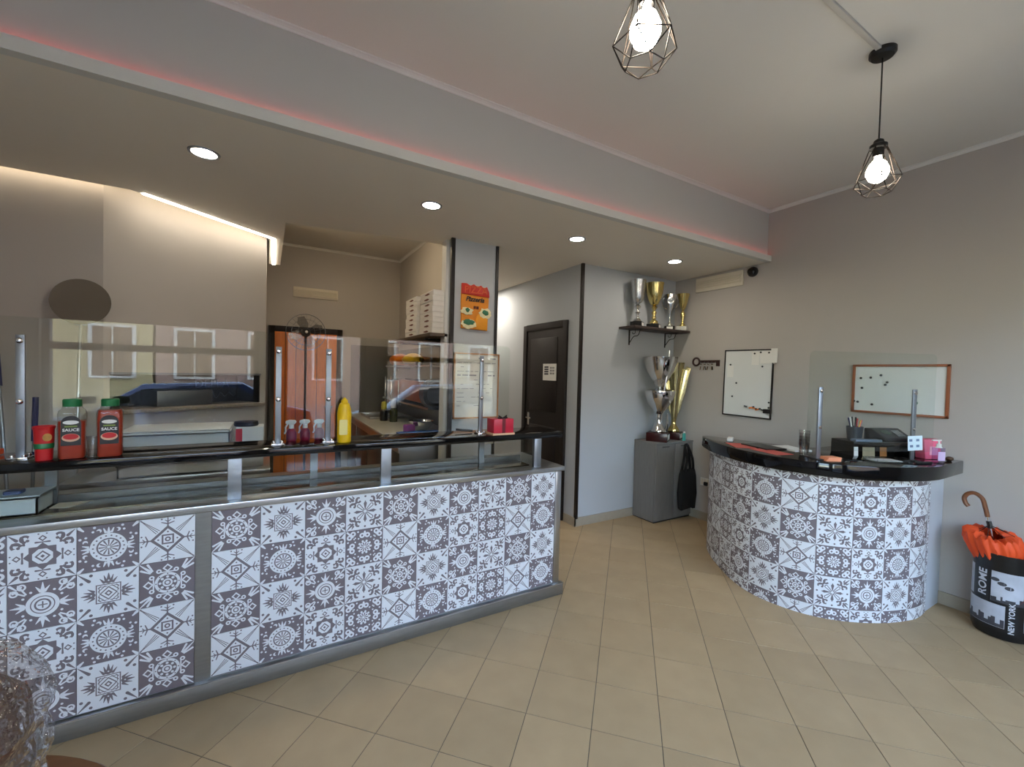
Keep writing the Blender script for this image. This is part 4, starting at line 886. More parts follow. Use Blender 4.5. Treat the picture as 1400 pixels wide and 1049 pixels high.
# ================================================================ trophies
def fluted(mb, f, n=16): pass
def plinth_(t, w_, h, col=BLACKM, plate=True):
    MB().box(-w_ / 2, w_ / 2, -w_ / 2, w_ / 2, 0, h).build('plinth', col, t, world=False, bev=0.003)
    if plate: MB().box(-w_ * 0.3, w_ * 0.3, -w_ / 2 - 0.002, -w_ / 2, h * 0.2, h * 0.8).build('name_plate', PAPER, t, world=False)
def handle(t, pts, r, m):
    for s_ in (-1, 1): MB().tube(crom([(p[0] * s_, 0, p[1]) for p in pts], 5), r, 8).build('handle', m, t, world=False, smooth=True)
t = thing('trophy_cup', 'tall slim silver trophy cup at the end of the wall shelf over open wall', 'trophy', (3.47, 3.31, 2.12), 0.5)
plinth_(t, 0.12, 0.055)
MB().lathe([(0.045, 0.055), (0.05, 0.06), (0.035, 0.08), (0.016, 0.1), (0.016, 0.14), (0.03, 0.155), (0.016, 0.17), (0.014, 0.19), (0.028, 0.205), (0.034, 0.22), (0.014, 0.245)], 24).build('stem', SILVER, t, world=False, smooth=True, ang=60)
MB().lathe([(0.014, 0.245), (0.045, 0.265), (0.062, 0.31), (0.07, 0.38), (0.078, 0.47), (0.085, 0.505), (0.082, 0.505), (0.074, 0.47), (0.066, 0.38), (0.055, 0.31), (0.0005, 0.265)], 28).build('cup', mat('hammered_silver', c(205, 205, 204), 0.22, 1.0, noise=0.1, nscale=60, bump=0.8, bscale=90), t, world=False, smooth=True, ang=60)
t = thing('trophy_cup', 'gold trophy cup with wide bowl second along the wall shelf', 'trophy', (3.73, 3.31, 2.12), 0.5)
plinth_(t, 0.13, 0.05)
MB().lathe([(0.042, 0.05), (0.046, 0.06), (0.04, 0.085), (0.018, 0.1), (0.026, 0.125), (0.016, 0.145), (0.026, 0.17), (0.026, 0.185), (0.014, 0.2), (0.022, 0.22), (0.034, 0.24), (0.016, 0.255)], 24).build('stem', GOLD, t, world=False, smooth=True, ang=60)
MB().lathe([(0.016, 0.255), (0.04, 0.27), (0.07, 0.33), (0.088, 0.40), (0.094, 0.48), (0.1, 0.505), (0.096, 0.505), (0.088, 0.48), (0.08, 0.40), (0.06, 0.33), (0.0005, 0.28)], 28).build('cup', GOLD, t, world=False, smooth=True, ang=60)
t = thing('trophy_cup', 'small silver trophy with a round ball emblem on the wall shelf', 'trophy', (3.975, 3.30, 2.12), -0.8)
plinth_(t, 0.11, 0.045)
MB().lathe([(0.036, 0.045), (0.038, 0.05), (0.02, 0.075), (0.01, 0.1), (0.009, 0.15), (0.02, 0.2), (0.036, 0.25), (0.044, 0.28)], 24).build('stem', SILVER, t, world=False, smooth=True, ang=60)
MB().lathe([(0.044, 0.28), (0.05, 0.31), (0.062, 0.36), (0.066, 0.405), (0.062, 0.405), (0.055, 0.36), (0.04, 0.3), (0.0005, 0.29)], 24).build('cup', SILVER, t, world=False, smooth=True, ang=60)
MB().lathe([(0.0005, 0.0), (0.024, 0.001), (0.036, 0.004), (0.038, 0.012), (0.03, 0.014), (0.012, 0.012), (0.0005, 0.012)], 24).xf(Matrix.Translation((0, -0.05, 0.33)) @ Matrix.Rotation(PI / 2, 4, 'X')).build('emblem', CHROME, t, world=False, smooth=True)
handle(t, [(0.03, 0.24), (0.07, 0.27), (0.085, 0.33), (0.066, 0.39)], 0.006, SILVER)
t = thing('trophy_cup', 'gold trophy cup on a pale plinth in the corner of the wall shelf', 'trophy', (4.135, 3.25, 2.12), 0.5)
plinth_(t, 0.11, 0.05, mat('pale_marble', c(200, 198, 192), 0.3, noise=0.2, nscale=12))
MB().lathe([(0.034, 0.05), (0.036, 0.06), (0.016, 0.085), (0.012, 0.12), (0.026, 0.17), (0.026, 0.2), (0.012, 0.23)], 24).build('stem', GOLD, t, world=False, smooth=True, ang=60)
MB().lathe([(0.012, 0.23), (0.034, 0.26), (0.055, 0.31), (0.07, 0.37), (0.088, 0.42), (0.085, 0.42), (0.064, 0.37), (0.045, 0.31), (0.0005, 0.26)], 24, sx=1.0, sy=0.8).build('cup', GOLD, t, world=False, smooth=True, ang=60)
ts = thing('wall_shelf', 'dark wood wall shelf carrying four small trophies', 'shelf', (3.76, YT, 2.1))
MB().box(3.32, 4.205, 3.195, YT, 2.095, 2.12).build('board', mat('shelf_wenge', c(66, 54, 50), 0.5, noise=0.25, nscale=10, stretch=(1, 8, 8)), ts, bev=0.002)
for x in (3.48, 4.06):
    b = MB().box(x - 0.008, x + 0.008, YT - 0.006, YT, 1.93, 2.095).box(x - 0.008, x + 0.008, 3.25, YT, 2.089, 2.095).build('bracket', BLACK, ts)
    MB().tube(crom([(x, 3.27, 2.088), (x, 3.30, 2.03), (x, 3.36, 2.02), (x, 3.40, 1.98), (x, YT - 0.004, 1.95)], 5), 0.004, 6).tube(crom([(x, 3.34, 2.088), (x, 3.345, 2.055), (x, 3.375, 2.05), (x, 3.38, 2.07)], 5), 0.003, 6).build('scroll', BLACK, b, smooth=True)
# big trophies on the cabinet
MAH = mat('mahogany', c(52, 16, 16), 0.25, noise=0.2, nscale=10)
t = thing('trophy_cup', 'very tall two tier silver trophy on a mahogany block on the cabinet', 'trophy', (3.775, 3.235, 0.872), 0.55)
plinth_(t, 0.22, 0.095, MAH)
MB().lathe([(0.075, 0.095), (0.08, 0.105), (0.07, 0.13), (0.05, 0.16), (0.035, 0.2), (0.032, 0.26), (0.04, 0.3)], 28).build('stem', SILVER, t, world=False, smooth=True, ang=60)
MB().lathe([(0.04, 0.3), (0.06, 0.33), (0.105, 0.39), (0.145, 0.46), (0.165, 0.53), (0.163, 0.56), (0.125, 0.572), (0.05, 0.575), (0.035, 0.60)], 32).build('lower_bowl', SILVER, t, world=False, smooth=True, ang=60)
MB().lathe([(0.035, 0.60), (0.055, 0.62), (0.105, 0.70), (0.15, 0.78), (0.175, 0.87), (0.185, 0.93), (0.18, 0.93), (0.168, 0.87), (0.14, 0.78), (0.095, 0.70), (0.0005, 0.63)], 32).build('upper_cup', SILVER, t, world=False, smooth=True, ang=60)
MB().tube([(-0.075, -0.06, 0.56), (-0.075, -0.085, 0.75), (-0.075, -0.1, 1.0)], 0.007, 8).build('flag_rod', CHROME, t, world=False, smooth=True)
MB().lathe([(0.0005, 0), (0.03, 0.001), (0.033, 0.006), (0.026, 0.01), (0.0005, 0.008)], 20).xf(Matrix.Translation((-0.045, -0.115, 0.455)) @ Matrix.Rotation(PI / 2, 4, 'X')).build('medallion', PAPER, t, world=False, smooth=True)
t2 = MB().tube(crom([(0.06, -0.07, 0.1), (0.075, -0.08, 0.2), (0.09, -0.075, 0.3)], 5), [0.02 - 0.0006 * k for k in range(11)], 10).build('figurine', SILVER, t, world=False, smooth=True)
t = thing('trophy_cup', 'tall champagne gold trophy with side wings on the cabinet', 'trophy', (4.07, 3.27, 0.872), 0.45)
plinth_(t, 0.17, 0.085, MAH)
MB().lathe([(0.065, 0.085), (0.07, 0.095), (0.05, 0.13), (0.03, 0.16), (0.024, 0.2), (0.03, 0.23)], 28).build('stem', GOLD, t, world=False, smooth=True, ang=60)
PG_ = mat('pale_gold', c(196, 184, 138), 0.2, 1.0, noise=0.05)
MB().lathe([(0.03, 0.23), (0.04, 0.28), (0.048, 0.45), (0.06, 0.62), (0.085, 0.8), (0.1, 0.88), (0.095, 0.88), (0.075, 0.78), (0.05, 0.62), (0.0005, 0.4)], 28).build('cup', PG_, t, world=False, smooth=True, ang=60)
for s_ in (-1, 1):
    w_ = MB().prism([(0.03 * s_, 0.26), (0.07 * s_, 0.36), (0.115 * s_, 0.55), (0.15 * s_, 0.75), (0.165 * s_, 0.82), (0.12 * s_, 0.84), (0.085 * s_, 0.80), (0.055 * s_, 0.6), (0.04 * s_, 0.42)], -0.012, 0.012, 'y')
    w_.xf(Matrix.Rotation(-1.3, 4, 'Z')); w_.build('wing', PG_, t, world=False, bev=0.005)
# cabinet
cb = thing('grey_cabinet', 'low grey wood two door cabinet under the big trophies', 'cabinet', (3.9, 3.27, 0))
X0, X1, Y0, Y1, ZT = 3.605, 4.205, 3.105, 3.415, 0.872
MB().box(X0, X1, Y0 + 0.018, Y1, 0.012, ZT - 0.016).build('body', GREYWOOD, cb)
MB().box(X0 - 0.004, X1, Y0 - 0.004, Y1, ZT - 0.016, ZT).build('top', GREYWOOD, cb, bev=0.002)
for k in range(2):
    a0 = X0 + 0.003 + k * 0.3; d_ = MB().box(a0, a0 + 0.294, Y0, Y0 + 0.017, 0.03, ZT - 0.02).build('door', GREYWOOD, cb, bev=0.002)
    MB().box(a0 + 0.09, a0 + 0.20, Y0 - 0.003, Y0, ZT - 0.055, ZT - 0.043).build('finger_pull', mat('pull_dark', c(60, 58, 56), 0.5), d_)
MB().box(X0 + 0.01, X1, Y0 + 0.02, Y1, 0.0, 0.012).build('foot_rail', BLACK, cb)
bg = thing('tote_bag', 'black cloth tote bag hanging on the cabinet door', 'bag', (4.06, Y0, 0.1))
def bagshape():
    rings = []; n = 20
    for z, w_, d_ in ((0.125, 0.10, 0.012), (0.13, 0.125, 0.035), (0.3, 0.132, 0.05), (0.5, 0.125, 0.035), (0.56, 0.115, 0.02), (0.562, 0.11, 0.01)):
        rings.append([(4.055 + w_ * math.copysign(abs(math.cos(a)) ** 0.5, math.cos(a)), Y0 - 0.056 + d_ * math.copysign(abs(math.sin(a)) ** 0.6, math.sin(a)), z + 0.01 * math.sin(3 * a)) for a in [2 * PI * k / n for k in range(n)]])
    vs_ = [p for r in rings for p in r]; fs = [tuple(range(n - 1, -1, -1)), tuple(range(len(vs_) - n, len(vs_)))]
    for j in range(len(rings) - 1): fs += [(j * n + i, j * n + (i + 1) % n, (j + 1) * n + (i + 1) % n, (j + 1) * n + i) for i in range(n)]
    return MB().add(vs_, fs)
CLOTH = mat('black_cloth', c(14, 14, 16), 0.9, noise=0.2, bump=0.3, bscale=40)
bagshape().build('bag_body', CLOTH, bg, smooth=True, ang=70)
for yy in (-0.03, -0.07): MB().tube(crom([(3.99, Y0 + yy, 0.55), (4.02, Y0 + yy, 0.68), (4.04, Y0 - 0.024, 0.81), (4.065, Y0 - 0.022, 0.835), (4.09, Y0 - 0.024, 0.81), (4.11, Y0 + yy, 0.68), (4.13, Y0 + yy, 0.55)], 5), 0.013, 8).build('strap', CLOTH, bg, smooth=True)
t = thing('sanitizer_bottle', 'small teal hand gel bottle at the front of the cabinet top', 'bottle', (4.075, 3.128, ZT))
MB().lathe([(0.02, 0), (0.022, 0.003), (0.022, 0.07), (0.012, 0.085)], 20, sy=0.7).build('bottle_body', mat('teal_gel', c(70, 170, 160), 0.3), t, world=False, smooth=True)
MB().lathe([(0.01, 0.085), (0.011, 0.1), (0.0005, 0.102)], 14).build('cap', WHITE, t, world=False, smooth=True)
# key rack
kr = thing('key_rack', 'dark wooden key shaped rack with hooks on the taupe wall', 'key rack', (XR, 2.97, 1.76))
kr.matrix_basis = frame((XR, 2.97, 1.765), (0, -1, 0), (0, 0, 1))
KB = mat('rack_brown', c(58, 34, 30), 0.5, noise=0.2)
kb = MB().box(-0.1, 0.15, -0.012, 0.016, 0, 0.012)
for a_, r1 in ((-0.135, 0.042),):
    kb.tube([(a_ + r1 * math.cos(2 * PI * k / 24), r1 * math.sin(2 * PI * k / 24), 0.01) for k in range(24)], 0.011, 8, closed=True)
kb.box(0.11, 0.15, -0.05, -0.012, 0, 0.012); kb.build('rack_board', KB, kr, world=False, bev=0.002)
for k in range(5): MB().tube([(-0.07 + k * 0.045, -0.002, 0.012), (-0.07 + k * 0.045, -0.004, 0.022), (-0.07 + k * 0.045, -0.014, 0.024)], 0.002, 6).build('hook', STEEL_D, kr, world=False)
for k in range(4):
    ky = thing('key_bunch', 'bunch of small keys hanging on the wall rack', 'keys', (XR - 0.02, 3.035 - k * 0.045, 1.75), 0, 'key bunches on the wall rack')
    rd = random.Random(k)
    MB().tube([(0, 0.011 * math.cos(2 * PI * q / 16), -0.008 + 0.011 * math.sin(2 * PI * q / 16)) for q in range(16)], 0.0015, 5, closed=True).build('ring', STEEL_D, ky, world=False)
    for q in range(2):
        a = rd.uniform(-0.3, 0.3); kk = MB().box(-0.0015, 0.0015, -0.004, 0.004, -0.06, -0.02).lathe([(0.0005, -0.002), (0.011, -0.002), (0.011, 0.002), (0.0005, 0.002)], 12)
        kk.xf(Matrix.Translation((-0.004 * q, 0, -0.018)) @ Matrix.Rotation(a, 4, 'X')); kk.build('key', mat('key_brass', c(120, 96, 70), 0.4, 0.8) if q else BLACK, ky, world=False)
# whiteboards
WB = mat('whiteboard_white', c(226, 228, 226), 0.18, noise=0.02)
def wallM(y, z): return frame((XR, y, z), (0, -1, 0), (0, 0, 1))
w1 = thing('whiteboard', 'tall whiteboard with thin black frame and pinned notes', 'whiteboard', (XR, 2.51, 1.54)); w1.matrix_basis = wallM(2.51, 1.54) @ Matrix.Rotation(-0.012, 4, 'Z')
MB().box(-0.24, 0.24, -0.335, 0.335, 0.0, 0.012).build('panel', WB, w1, world=False)
for q in ((-0.25, 0.25, 0.33, 0.342), (-0.25, 0.25, -0.342, -0.33), (-0.25, -0.24, -0.342, 0.342), (0.24, 0.25, -0.342, 0.342)): MB().box(q[0], q[1], q[2], q[3], 0, 0.018).build('frame_bar', BLACK, w1, world=False)
def onwall(name, mb, y, z, m, label, cat, group, rot=0.0, dep=0.0135):
    o = mb.build(name, m); o.matrix_basis = wallM(y, z) @ Matrix.Translation((0, 0, dep)) @ Matrix.Rotation(rot, 4, 'Z'); return tag(o, label, cat, group)
for k, (y, z, w_, h) in enumerate(((2.43, 1.79, 0.075, 0.13), (2.345, 1.80, 0.08, 0.12), (2.285, 1.80, 0.085, 0.125), (2.25, 1.815, 0.06, 0.14))):
    onwall('pinned_note', MB().box(-w_ / 2, w_ / 2, -h / 2, h / 2, 0, 0.001), y, z, PAPER, 'white note sheet pinned along the top edge of the tall whiteboard' if k < 3 else 'white note sheet hanging over the frame corner of the tall whiteboard', 'note', 'notes on the tall whiteboard', random.uniform(-.04, .04), 0.0135 + 0.0012 * k if k < 3 else 0.0185)
onwall('pinned_note', MB().box(-0.035, 0.035, -0.06, 0.06, 0, 0.001), 2.69, 1.66, PAPER, 'lone white note sheet pinned at the side of the tall whiteboard', 'note', None)
DKM = mat('magnet_dark', c(30, 34, 38), 0.4); ORM = mat('magnet_orange', c(226, 120, 40), 0.4)
def magnet(y, z, m, label, grp, r=0.009): onwall('magnet', MB().lathe([(0.0005, 0.006), (r * 0.8, 0.006), (r, 0.004), (r, 0.0)], 14), y, z, m, label, 'magnet', grp)
for y, z in ((2.44, 1.84), (2.38, 1.85), (2.30, 1.845), (2.69, 1.73), (2.36, 1.71), (2.62, 1.54), (2.66, 1.40), (2.285, 1.36), (2.285, 1.31)): magnet(y, z, DKM, 'small dark round magnet on the tall whiteboard', 'dark magnets on the tall whiteboard')
for k, (y, m) in enumerate(((2.50, DKM), (2.45, ORM), (2.42, ORM), (2.385, ORM), (2.33, DKM))):
    t = thing('whiteboard_marker', 'orange whiteboard marker along the bottom of the tall whiteboard' if m is ORM else 'dark whiteboard marker along the bottom of the tall whiteboard', 'marker', (XR, y, 1.30), 0, 'markers on the tall whiteboard')
    t.matrix_basis = wallM(y, 1.305 - 0.006 * k) @ Matrix.Translation((0, 0, 0.02)) @ Matrix.Rotation(0.5 * (k % 2) - 0.2, 4, 'Z')
    MB().tube([(-0.025, 0, 0), (0.012, 0, 0)], 0.0075, 10).build('barrel', m, t, world=False, smooth=True); MB().tube([(0.012, 0, 0), (0.027, 0, 0)], 0.0082, 10).build('cap', BLACK if m is ORM else WHITE, t, world=False, smooth=True)
onwall('board_eraser', MB().box(-0.035, 0.035, -0.02, 0.02, 0, 0.025), 2.29, 1.275, BLACK, 'black eraser in the bottom corner of the tall whiteboard', 'eraser', None)
w2b = thing('whiteboard', 'wide whiteboard with a wooden frame behind the reception screen', 'whiteboard', (XR, 1.327, 1.53)); w2b.matrix_basis = wallM(1.327, 1.53)
MB().box(-0.275, 0.275, -0.182, 0.182, 0, 0.010).build('panel', WB, w2b, world=False)
for q in ((-0.29, 0.29, 0.178, 0.196), (-0.29, 0.29, -0.196, -0.178), (-0.29, -0.272, -0.196, 0.196), (0.272, 0.29, -0.196, 0.196)): MB().box(q[0], q[1], q[2], q[3], 0, 0.02).build('frame_bar', mat('frame_red_wood', c(150, 88, 56), 0.5, noise=0.15, nscale=12), w2b, world=False, bev=0.002)
for y, z in ((1.56, 1.615), (1.495, 1.62), (1.43, 1.64), (1.39, 1.585), (1.40, 1.565), (1.55, 1.535), (1.60, 1.425), (1.575, 1.42), (1.48, 1.405)): magnet(y, z, DKM, 'small dark round magnet on the wood framed whiteboard', 'dark magnets on the wood framed whiteboard')
magnet(1.215, 1.435, mat('magnet_green', c(40, 110, 70), 0.4), 'green magnet on the wood framed whiteboard', None, 0.012)
# ================================================================ curved reception desk
dk = thing('reception_desk', 'curved reception desk wrapped in grey and white patterned tiles', 'desk', (3.6, 1.7, 0))
ctl = [(3.945, 1.046), (3.84, 1.042), (3.735, 1.055), (3.533, 1.122), (3.332, 1.244), (3.185, 1.40), (3.112, 1.60), (3.112, 1.78), (3.178, 1.955), (3.285, 2.12), (3.414, 2.292), (3.56, 2.44), (3.74, 2.56)]
path = crom(ctl, 12)
acc = [0.0]
for p, q in zip(path[:-1], path[1:]): acc.append(acc[-1] + (q - p).length)
def at_s(s_):
    s_ = max(0.0, min(acc[-1] - 1e-6, s_))
    for k in range(len(acc) - 1):
        if acc[k + 1] >= s_:
            f = (s_ - acc[k]) / (acc[k + 1] - acc[k]); p = path[k].lerp(path[k + 1], f); d = (path[min(k + 2, len(path) - 1)] - path[max(k - 1, 0)]).normalized()
            return p, Vector((-d.y, d.x)) * -1.0
def outward(s_):
    p, n = at_s(s_)
    if n.dot(Vector((3.9, 1.9)) - p) > 0: n = -n
    return p, n
core = [tuple(p) for p in path[::3]] + [(4.2, 2.56), (4.2, 2.3), (3.75, 2.2), (3.6, 1.8), (3.75, 1.4), (4.2, 1.3), (4.2, 1.075), (3.945, 1.075)]
MB().prism(core, 0.0, 0.958).build('body', mat('desk_core', c(170, 168, 168), 0.6), dk)
MB().box(3.90, XR - 0.002, 1.046, 1.075, 0.0, 0.958).build('side_panel', mat('pale_laminate', c(196, 200, 206), 0.5, noise=0.03), dk)
DT = 0.205; zr = [0.0, 0.08, 0.285, 0.49, 0.695, 0.90, 0.957]
seqA, seqB = ('O', 'W', 'D', 'G'), ('C', 'S', 'E', 'F')
ks = -4; s_edges = [0.66 + DT * k for k in range(-4, 9)]
# columns counted from the boundary at arc length 0.66: to its left G, D, W, O ...
for k in range(-4, 8):
    s0, s1 = 0.66 + DT * k, 0.66 + DT * (k + 1)
    c0, c1 = max(s0, 0.0), min(s1, acc[-1])
    if c1 - c0 < 0.01: continue
    kk = (3 - (k % 4)) % 4
    for r in range(6):
        z0, z1 = zr[r], zr[r + 1]
        key = (seqA if r in (0, 2, 4) else seqB)[kk]
        v1 = 1.0 if r < 5 else (z1 - z0) / DT; v0 = 0.0 if r > 0 else 1 - (z1 - z0) / DT
        n = 5; g = 0.0007; vs_ = []; uvs = []
        for i in range(n + 1):
            s_ = c0 + g + (c1 - c0 - 2 * g) * i / n; p, nn = outward(s_); u_ = 1 - (s_ - s0) / DT
            for off, z, vv in ((0.0, z0 + g, v0), (0.0048, z0 + g, v0), (0.0048, z1 - g, v1), (0.0, z1 - g, v1)):
                q = p + nn * off; vs_.append((q.x, q.y, z)); uvs.append((u_, vv))
        fs = []
        for i in range(n):
            a, b = i * 4, (i + 1) * 4
            fs += [(a + 1, b + 1, b + 2, a + 2), (a, b, b + 1, a + 1), (a + 2, b + 2, b + 3, a + 3)]
        fs += [(0, 1, 2, 3), (n * 4 + 3, n * 4 + 2, n * 4 + 1, n * 4)]
        me = bpy.data.meshes.new('tile'); L = Vector((3.6, 1.7, 0)); me.from_pydata([tuple(Vector(v) - L) for v in vs_], [], fs); me.update()
        uv = me.uv_layers.new(name='uv')
        for p in me.polygons:
            for li in p.loop_indices: uv.data[li].uv = uvs[me.loops[li].vertex_index]
        bm = bmesh.new(); bm.from_mesh(me); bmesh.ops.recalc_face_normals(bm, faces=bm.faces); bm.to_mesh(me); bm.free()
        me.materials.append(TILE[key]); o = bpy.data.objects.new('tile', me); COL.objects.link(o); o.parent = dk
outer = [(XR - 0.002, 0.952), (3.84, 0.952), (3.76, 0.955), (3.66, 0.972), (3.5, 1.03), (3.31, 1.135), (3.18, 1.262), (3.105, 1.41), (3.06, 1.57), (3.058, 1.72), (3.09, 1.90), (3.17, 2.09), (3.275, 2.26), (3.395, 2.40), (3.46, 2.462), (3.50, 2.478), (3.535, 2.46), (3.55, 2.40), (3.57, 2.25), (3.64, 1.97), (3.70, 1.74), (3.80, 1.68), (XR - 0.002, 1.68)]
tag(MB().prism(outer, 0.960, 1.05).build('desk_countertop', GRAN, bev=0.006), 'thick glossy black curved top on the reception desk', 'countertop')
ZD = 1.05
# screen on the desk
PA, PB_ = Vector((3.237, 1.425)), Vector((3.833, 1.12)); sd_ = (PB_ - PA).normalized(); sn = Vector((-sd_.y, sd_.x))
Msc = frame((PA.x, PA.y, ZD), (sd_.x, sd_.y, 0), (0, 0, 1))
dsn = thing('desk_screen', 'clear acrylic screen on two posts on the reception desk', 'screen', (3.5, 1.3, ZD))
dsn.matrix_basis = Msc
LS = (PB_ - PA).length
MB().prism(rrect(-0.075, LS + 0.16, 0.06, 0.735, 0.03), -0.008, -0.003).build('acrylic_sheet', GLASS, dsn, world=False)
for x in (0.0, LS):
    p = MB().box(x - 0.014, x + 0.014, 0.0, 0.49, 0.0, 0.012).build('post', ALU, dsn, world=False, bev=0.002)
    for z in (0.465, 0.22): MB().lathe([(0.0005, 0.011), (0.007, 0.010), (0.011, 0.006), (0.011, 0)], 12).xf(Matrix.Translation((x, z, 0.012))).build('bolt', CHROME, p, world=False, smooth=True)
    MB().box(x - 0.03, x + 0.03, 0.0, 0.008, -0.09, 0.05).build('base_plate', BLACK, dsn, world=False, bev=0.002)
cc = tag(MB().box(-0.05, 0.055, 0.0, 0.1, 0.013, 0.014).build('price_card', mat('pale_card', c(214, 232, 240), 0.7)), 'pale printed card taped to the desk screen post', 'card')
cc.matrix_basis = Msc @ Matrix.Translation((LS, 0.075, 0.012)) @ Matrix.Rotation(0.06, 4, 'Z')
pr = MB()
for a, b in ((-0.03, 0.07), (0.02, 0.07), (-0.025, 0.03), (0.02, 0.03)): pr.box(a - 0.01, a + 0.012, b - 0.008, b + 0.008, 0.014, 0.0145)
pr.build('print', mat('print_blue', c(110, 130, 160), 0.8), cc, world=False)
# riser shelf and what stands on it
rz_ = math.atan2(sd_.y, sd_.x)
rs = thing('desk_riser', 'black riser shelf behind the desk screen', 'riser', (3.912, 1.351, ZD), rz_)
MB().box(-0.25, 0.25, -0.1, 0.1, 0.078, 0.1).build('shelf_board', BLACK, rs, world=False, bev=0.002)
for s0 in (-0.25, 0.238): MB().box(s0, s0 + 0.012, -0.1, 0.1, 0, 0.078).build('side', BLACK, rs, world=False)
MB().box(-0.238, 0.238, 0.08, 0.09, 0, 0.078).build('back', BLACK, rs, world=False)
def on_riser(a, b): p = Vector((3.912, 1.351)) + sd_ * a + sn * b; return (p.x, p.y, ZD + 0.1)
pc = thing('pen_cup', 'grey mesh pen cup on the desk riser', 'pen cup', on_riser(-0.14, 0.02))
MB().lathe([(0.043, 0), (0.052, 0.1), (0.05, 0.1), (0.041, 0.004), (0.0005, 0.004)], 20).build('cup_wall', mat('cup_grey', c(84, 88, 96), 0.4, 0.5), pc, world=False, smooth=True)
rd = random.Random(3)
for k, (m, lb) in enumerate(((RED, 'red pen'), (BLACK, 'black pen'), (NAVY, 'blue pen'), (WHITE, 'white pen'), (BLACK, 'black pen'), (mat('wood_pencil', c(210, 160, 80), 0.5), 'yellow pencil'), (PINK, 'pink pen'))):
    a = 2 * PI * k / 7; b = on_riser(-0.14, 0.02)
    p = thing('pen', lb + ' standing in the mesh pen cup', 'pen', (b[0], b[1], b[2] + 0.004), 0, 'pens in the mesh cup')
    q = Vector((0.008 * math.cos(a), 0.008 * math.sin(a), 0)); e = Vector((0.04 * math.cos(a), 0.04 * math.sin(a), 0.145 + rd.uniform(0, 0.035)))
    MB().tube([q, q.lerp(e, 0.85)], 0.005, 8).build('barrel', m, p, world=False, smooth=True); MB().tube([q.lerp(e, 0.85), e], 0.0058, 8).build('cap', m, p, world=False, smooth=True)
ps = thing('card_terminal', 'black cash terminal lying on the desk riser', 'terminal', on_riser(0.1, 0.0), rz_ + 0.1)
MB().prism([(-0.07, 0.0), (0.085, 0.0), (0.085, 0.085), (0.03, 0.09), (-0.07, 0.03)], -0.11, 0.13, 'x').build('case', BLACK, ps, world=False, bev=0.006)
MB().box(-0.07, -0.01, -0.022, 0.022, 0, 0.002).xf(Matrix.Translation((0, -0.015, 0.065)) @ Matrix.Rotation(0.54, 4, 'X')).build('display', mat('lcd_green', c(44, 70, 52), 0.2), ps, world=False)
for k in range(4):
    for q in range(3): MB().box(0.03 + q * 0.022, 0.045 + q * 0.022, -0.045 + k * 0.018, -0.032 + k * 0.018, 0, 0.004).xf(Matrix.Translation((0, -0.015, 0.063)) @ Matrix.Rotation(0.54, 4, 'X')).build('key', mat('key_grey', c(150, 150, 150), 0.5), ps, world=False)
def flat(name, poly, z0, z1, m, label, cat, grp=None, **k): return tag(MB().prism(poly, z0, z1).build(name, m, **k), label, cat, grp)
def rot(cx, cy_, w_, h, a): return [(cx + x * math.cos(a) - y * math.sin(a), cy_ + x * math.sin(a) + y * math.cos(a)) for x, y in ((-w_ / 2, -h / 2), (w_ / 2, -h / 2), (w_ / 2, h / 2), (-w_ / 2, h / 2))]
b0 = on_riser(-0.13, -0.07)
flat('letter_tray', rot(b0[0], b0[1], 0.2, 0.05, rz_), b0[2] + 0.0005, b0[2] + 0.018, mat('smoky_plastic', c(120, 132, 150), 0.3), 'low smoky plastic tray along the edge of the desk riser', 'tray', bev=0.003)
for k, (a, w_, m, lb) in enumerate(((-0.14, 0.09, mat('tan_card', c(150, 138, 112), 0.6), 'tan business card leaning on the riser'), (-0.03, 0.05, mat('brown_card', c(150, 100, 50), 0.6), 'small brown card leaning on the riser'), (-0.235, 0.03, WHITE, 'white slip leaning on the riser end'))):
    o = MB().box(-w_ / 2, w_ / 2, -0.001, 0.001, 0, 0.065).build('leaning_card', m); q = on_riser(a, -0.106)
    o.matrix_basis = Matrix.Translation((q[0], q[1], ZD + 0.001)) @ Matrix.Rotation(rz_, 4, 'Z') @ Matrix.Rotation(-0.06, 4, 'X'); tag(o, lb, 'card')
# loose things on the desk
t = thing('cup_stack', 'stack of clear plastic cups beside the screen post', 'cups', (3.305, 1.54, ZD))
for k in range(5): MB().lathe([(0.026, 0), (0.034, 0.09), (0.036, 0.092), (0.033, 0.09), (0.025, 0.003), (0.0005, 0.003)], 20, cz=0.022 * k).build('cup', glass('cup_plastic'), t, world=False, smooth=True)
for k in range(4): flat('orange_leaflet', rot(3.27 + 0.004 * k, 1.365, 0.10, 0.07, -0.5 + 0.05 * k), ZD + 0.0005 + 0.0062 * k, ZD + 0.0062 * k + 0.006, mat('leaflet_orange', c(244, 160, 120), 0.7), 'orange leaflet in the small pile beside the screen post', 'leaflet', 'orange leaflets by the desk screen')
for k, (x, y, a, m, lb) in enumerate(((3.27, 1.98, 0.9, mat('leaflet_red', c(196, 84, 74), 0.6), 'red leaflet spread on the far end of the desk top'), (3.22, 1.72, 1.3, MATS['leaflet_red'], 'red leaflet spread on the desk top nearer the screen'))):
    flat('red_leaflet', rot(x, y, 0.24, 0.15, a), ZD + 0.0005, ZD + 0.003, m, lb, 'leaflet')
flat('black_folder', rot(3.37, 1.86, 0.26, 0.18, 1.25), ZD + 0.0035, ZD + 0.012, BLACK, 'black folder lying on the red leaflets', 'folder')
flat('white_papers', rot(3.50, 1.72, 0.22, 0.15, 1.25), ZD + 0.0005, ZD + 0.012, PAPER, 'white papers lying at the inner edge of the desk top', 'papers')
flat('white_case', rot(3.43, 2.17, 0.10, 0.045, 0.5), ZD + 0.0005, ZD + 0.03, WHITE, 'small white case near the rounded end of the desk', 'case', bev=0.006)
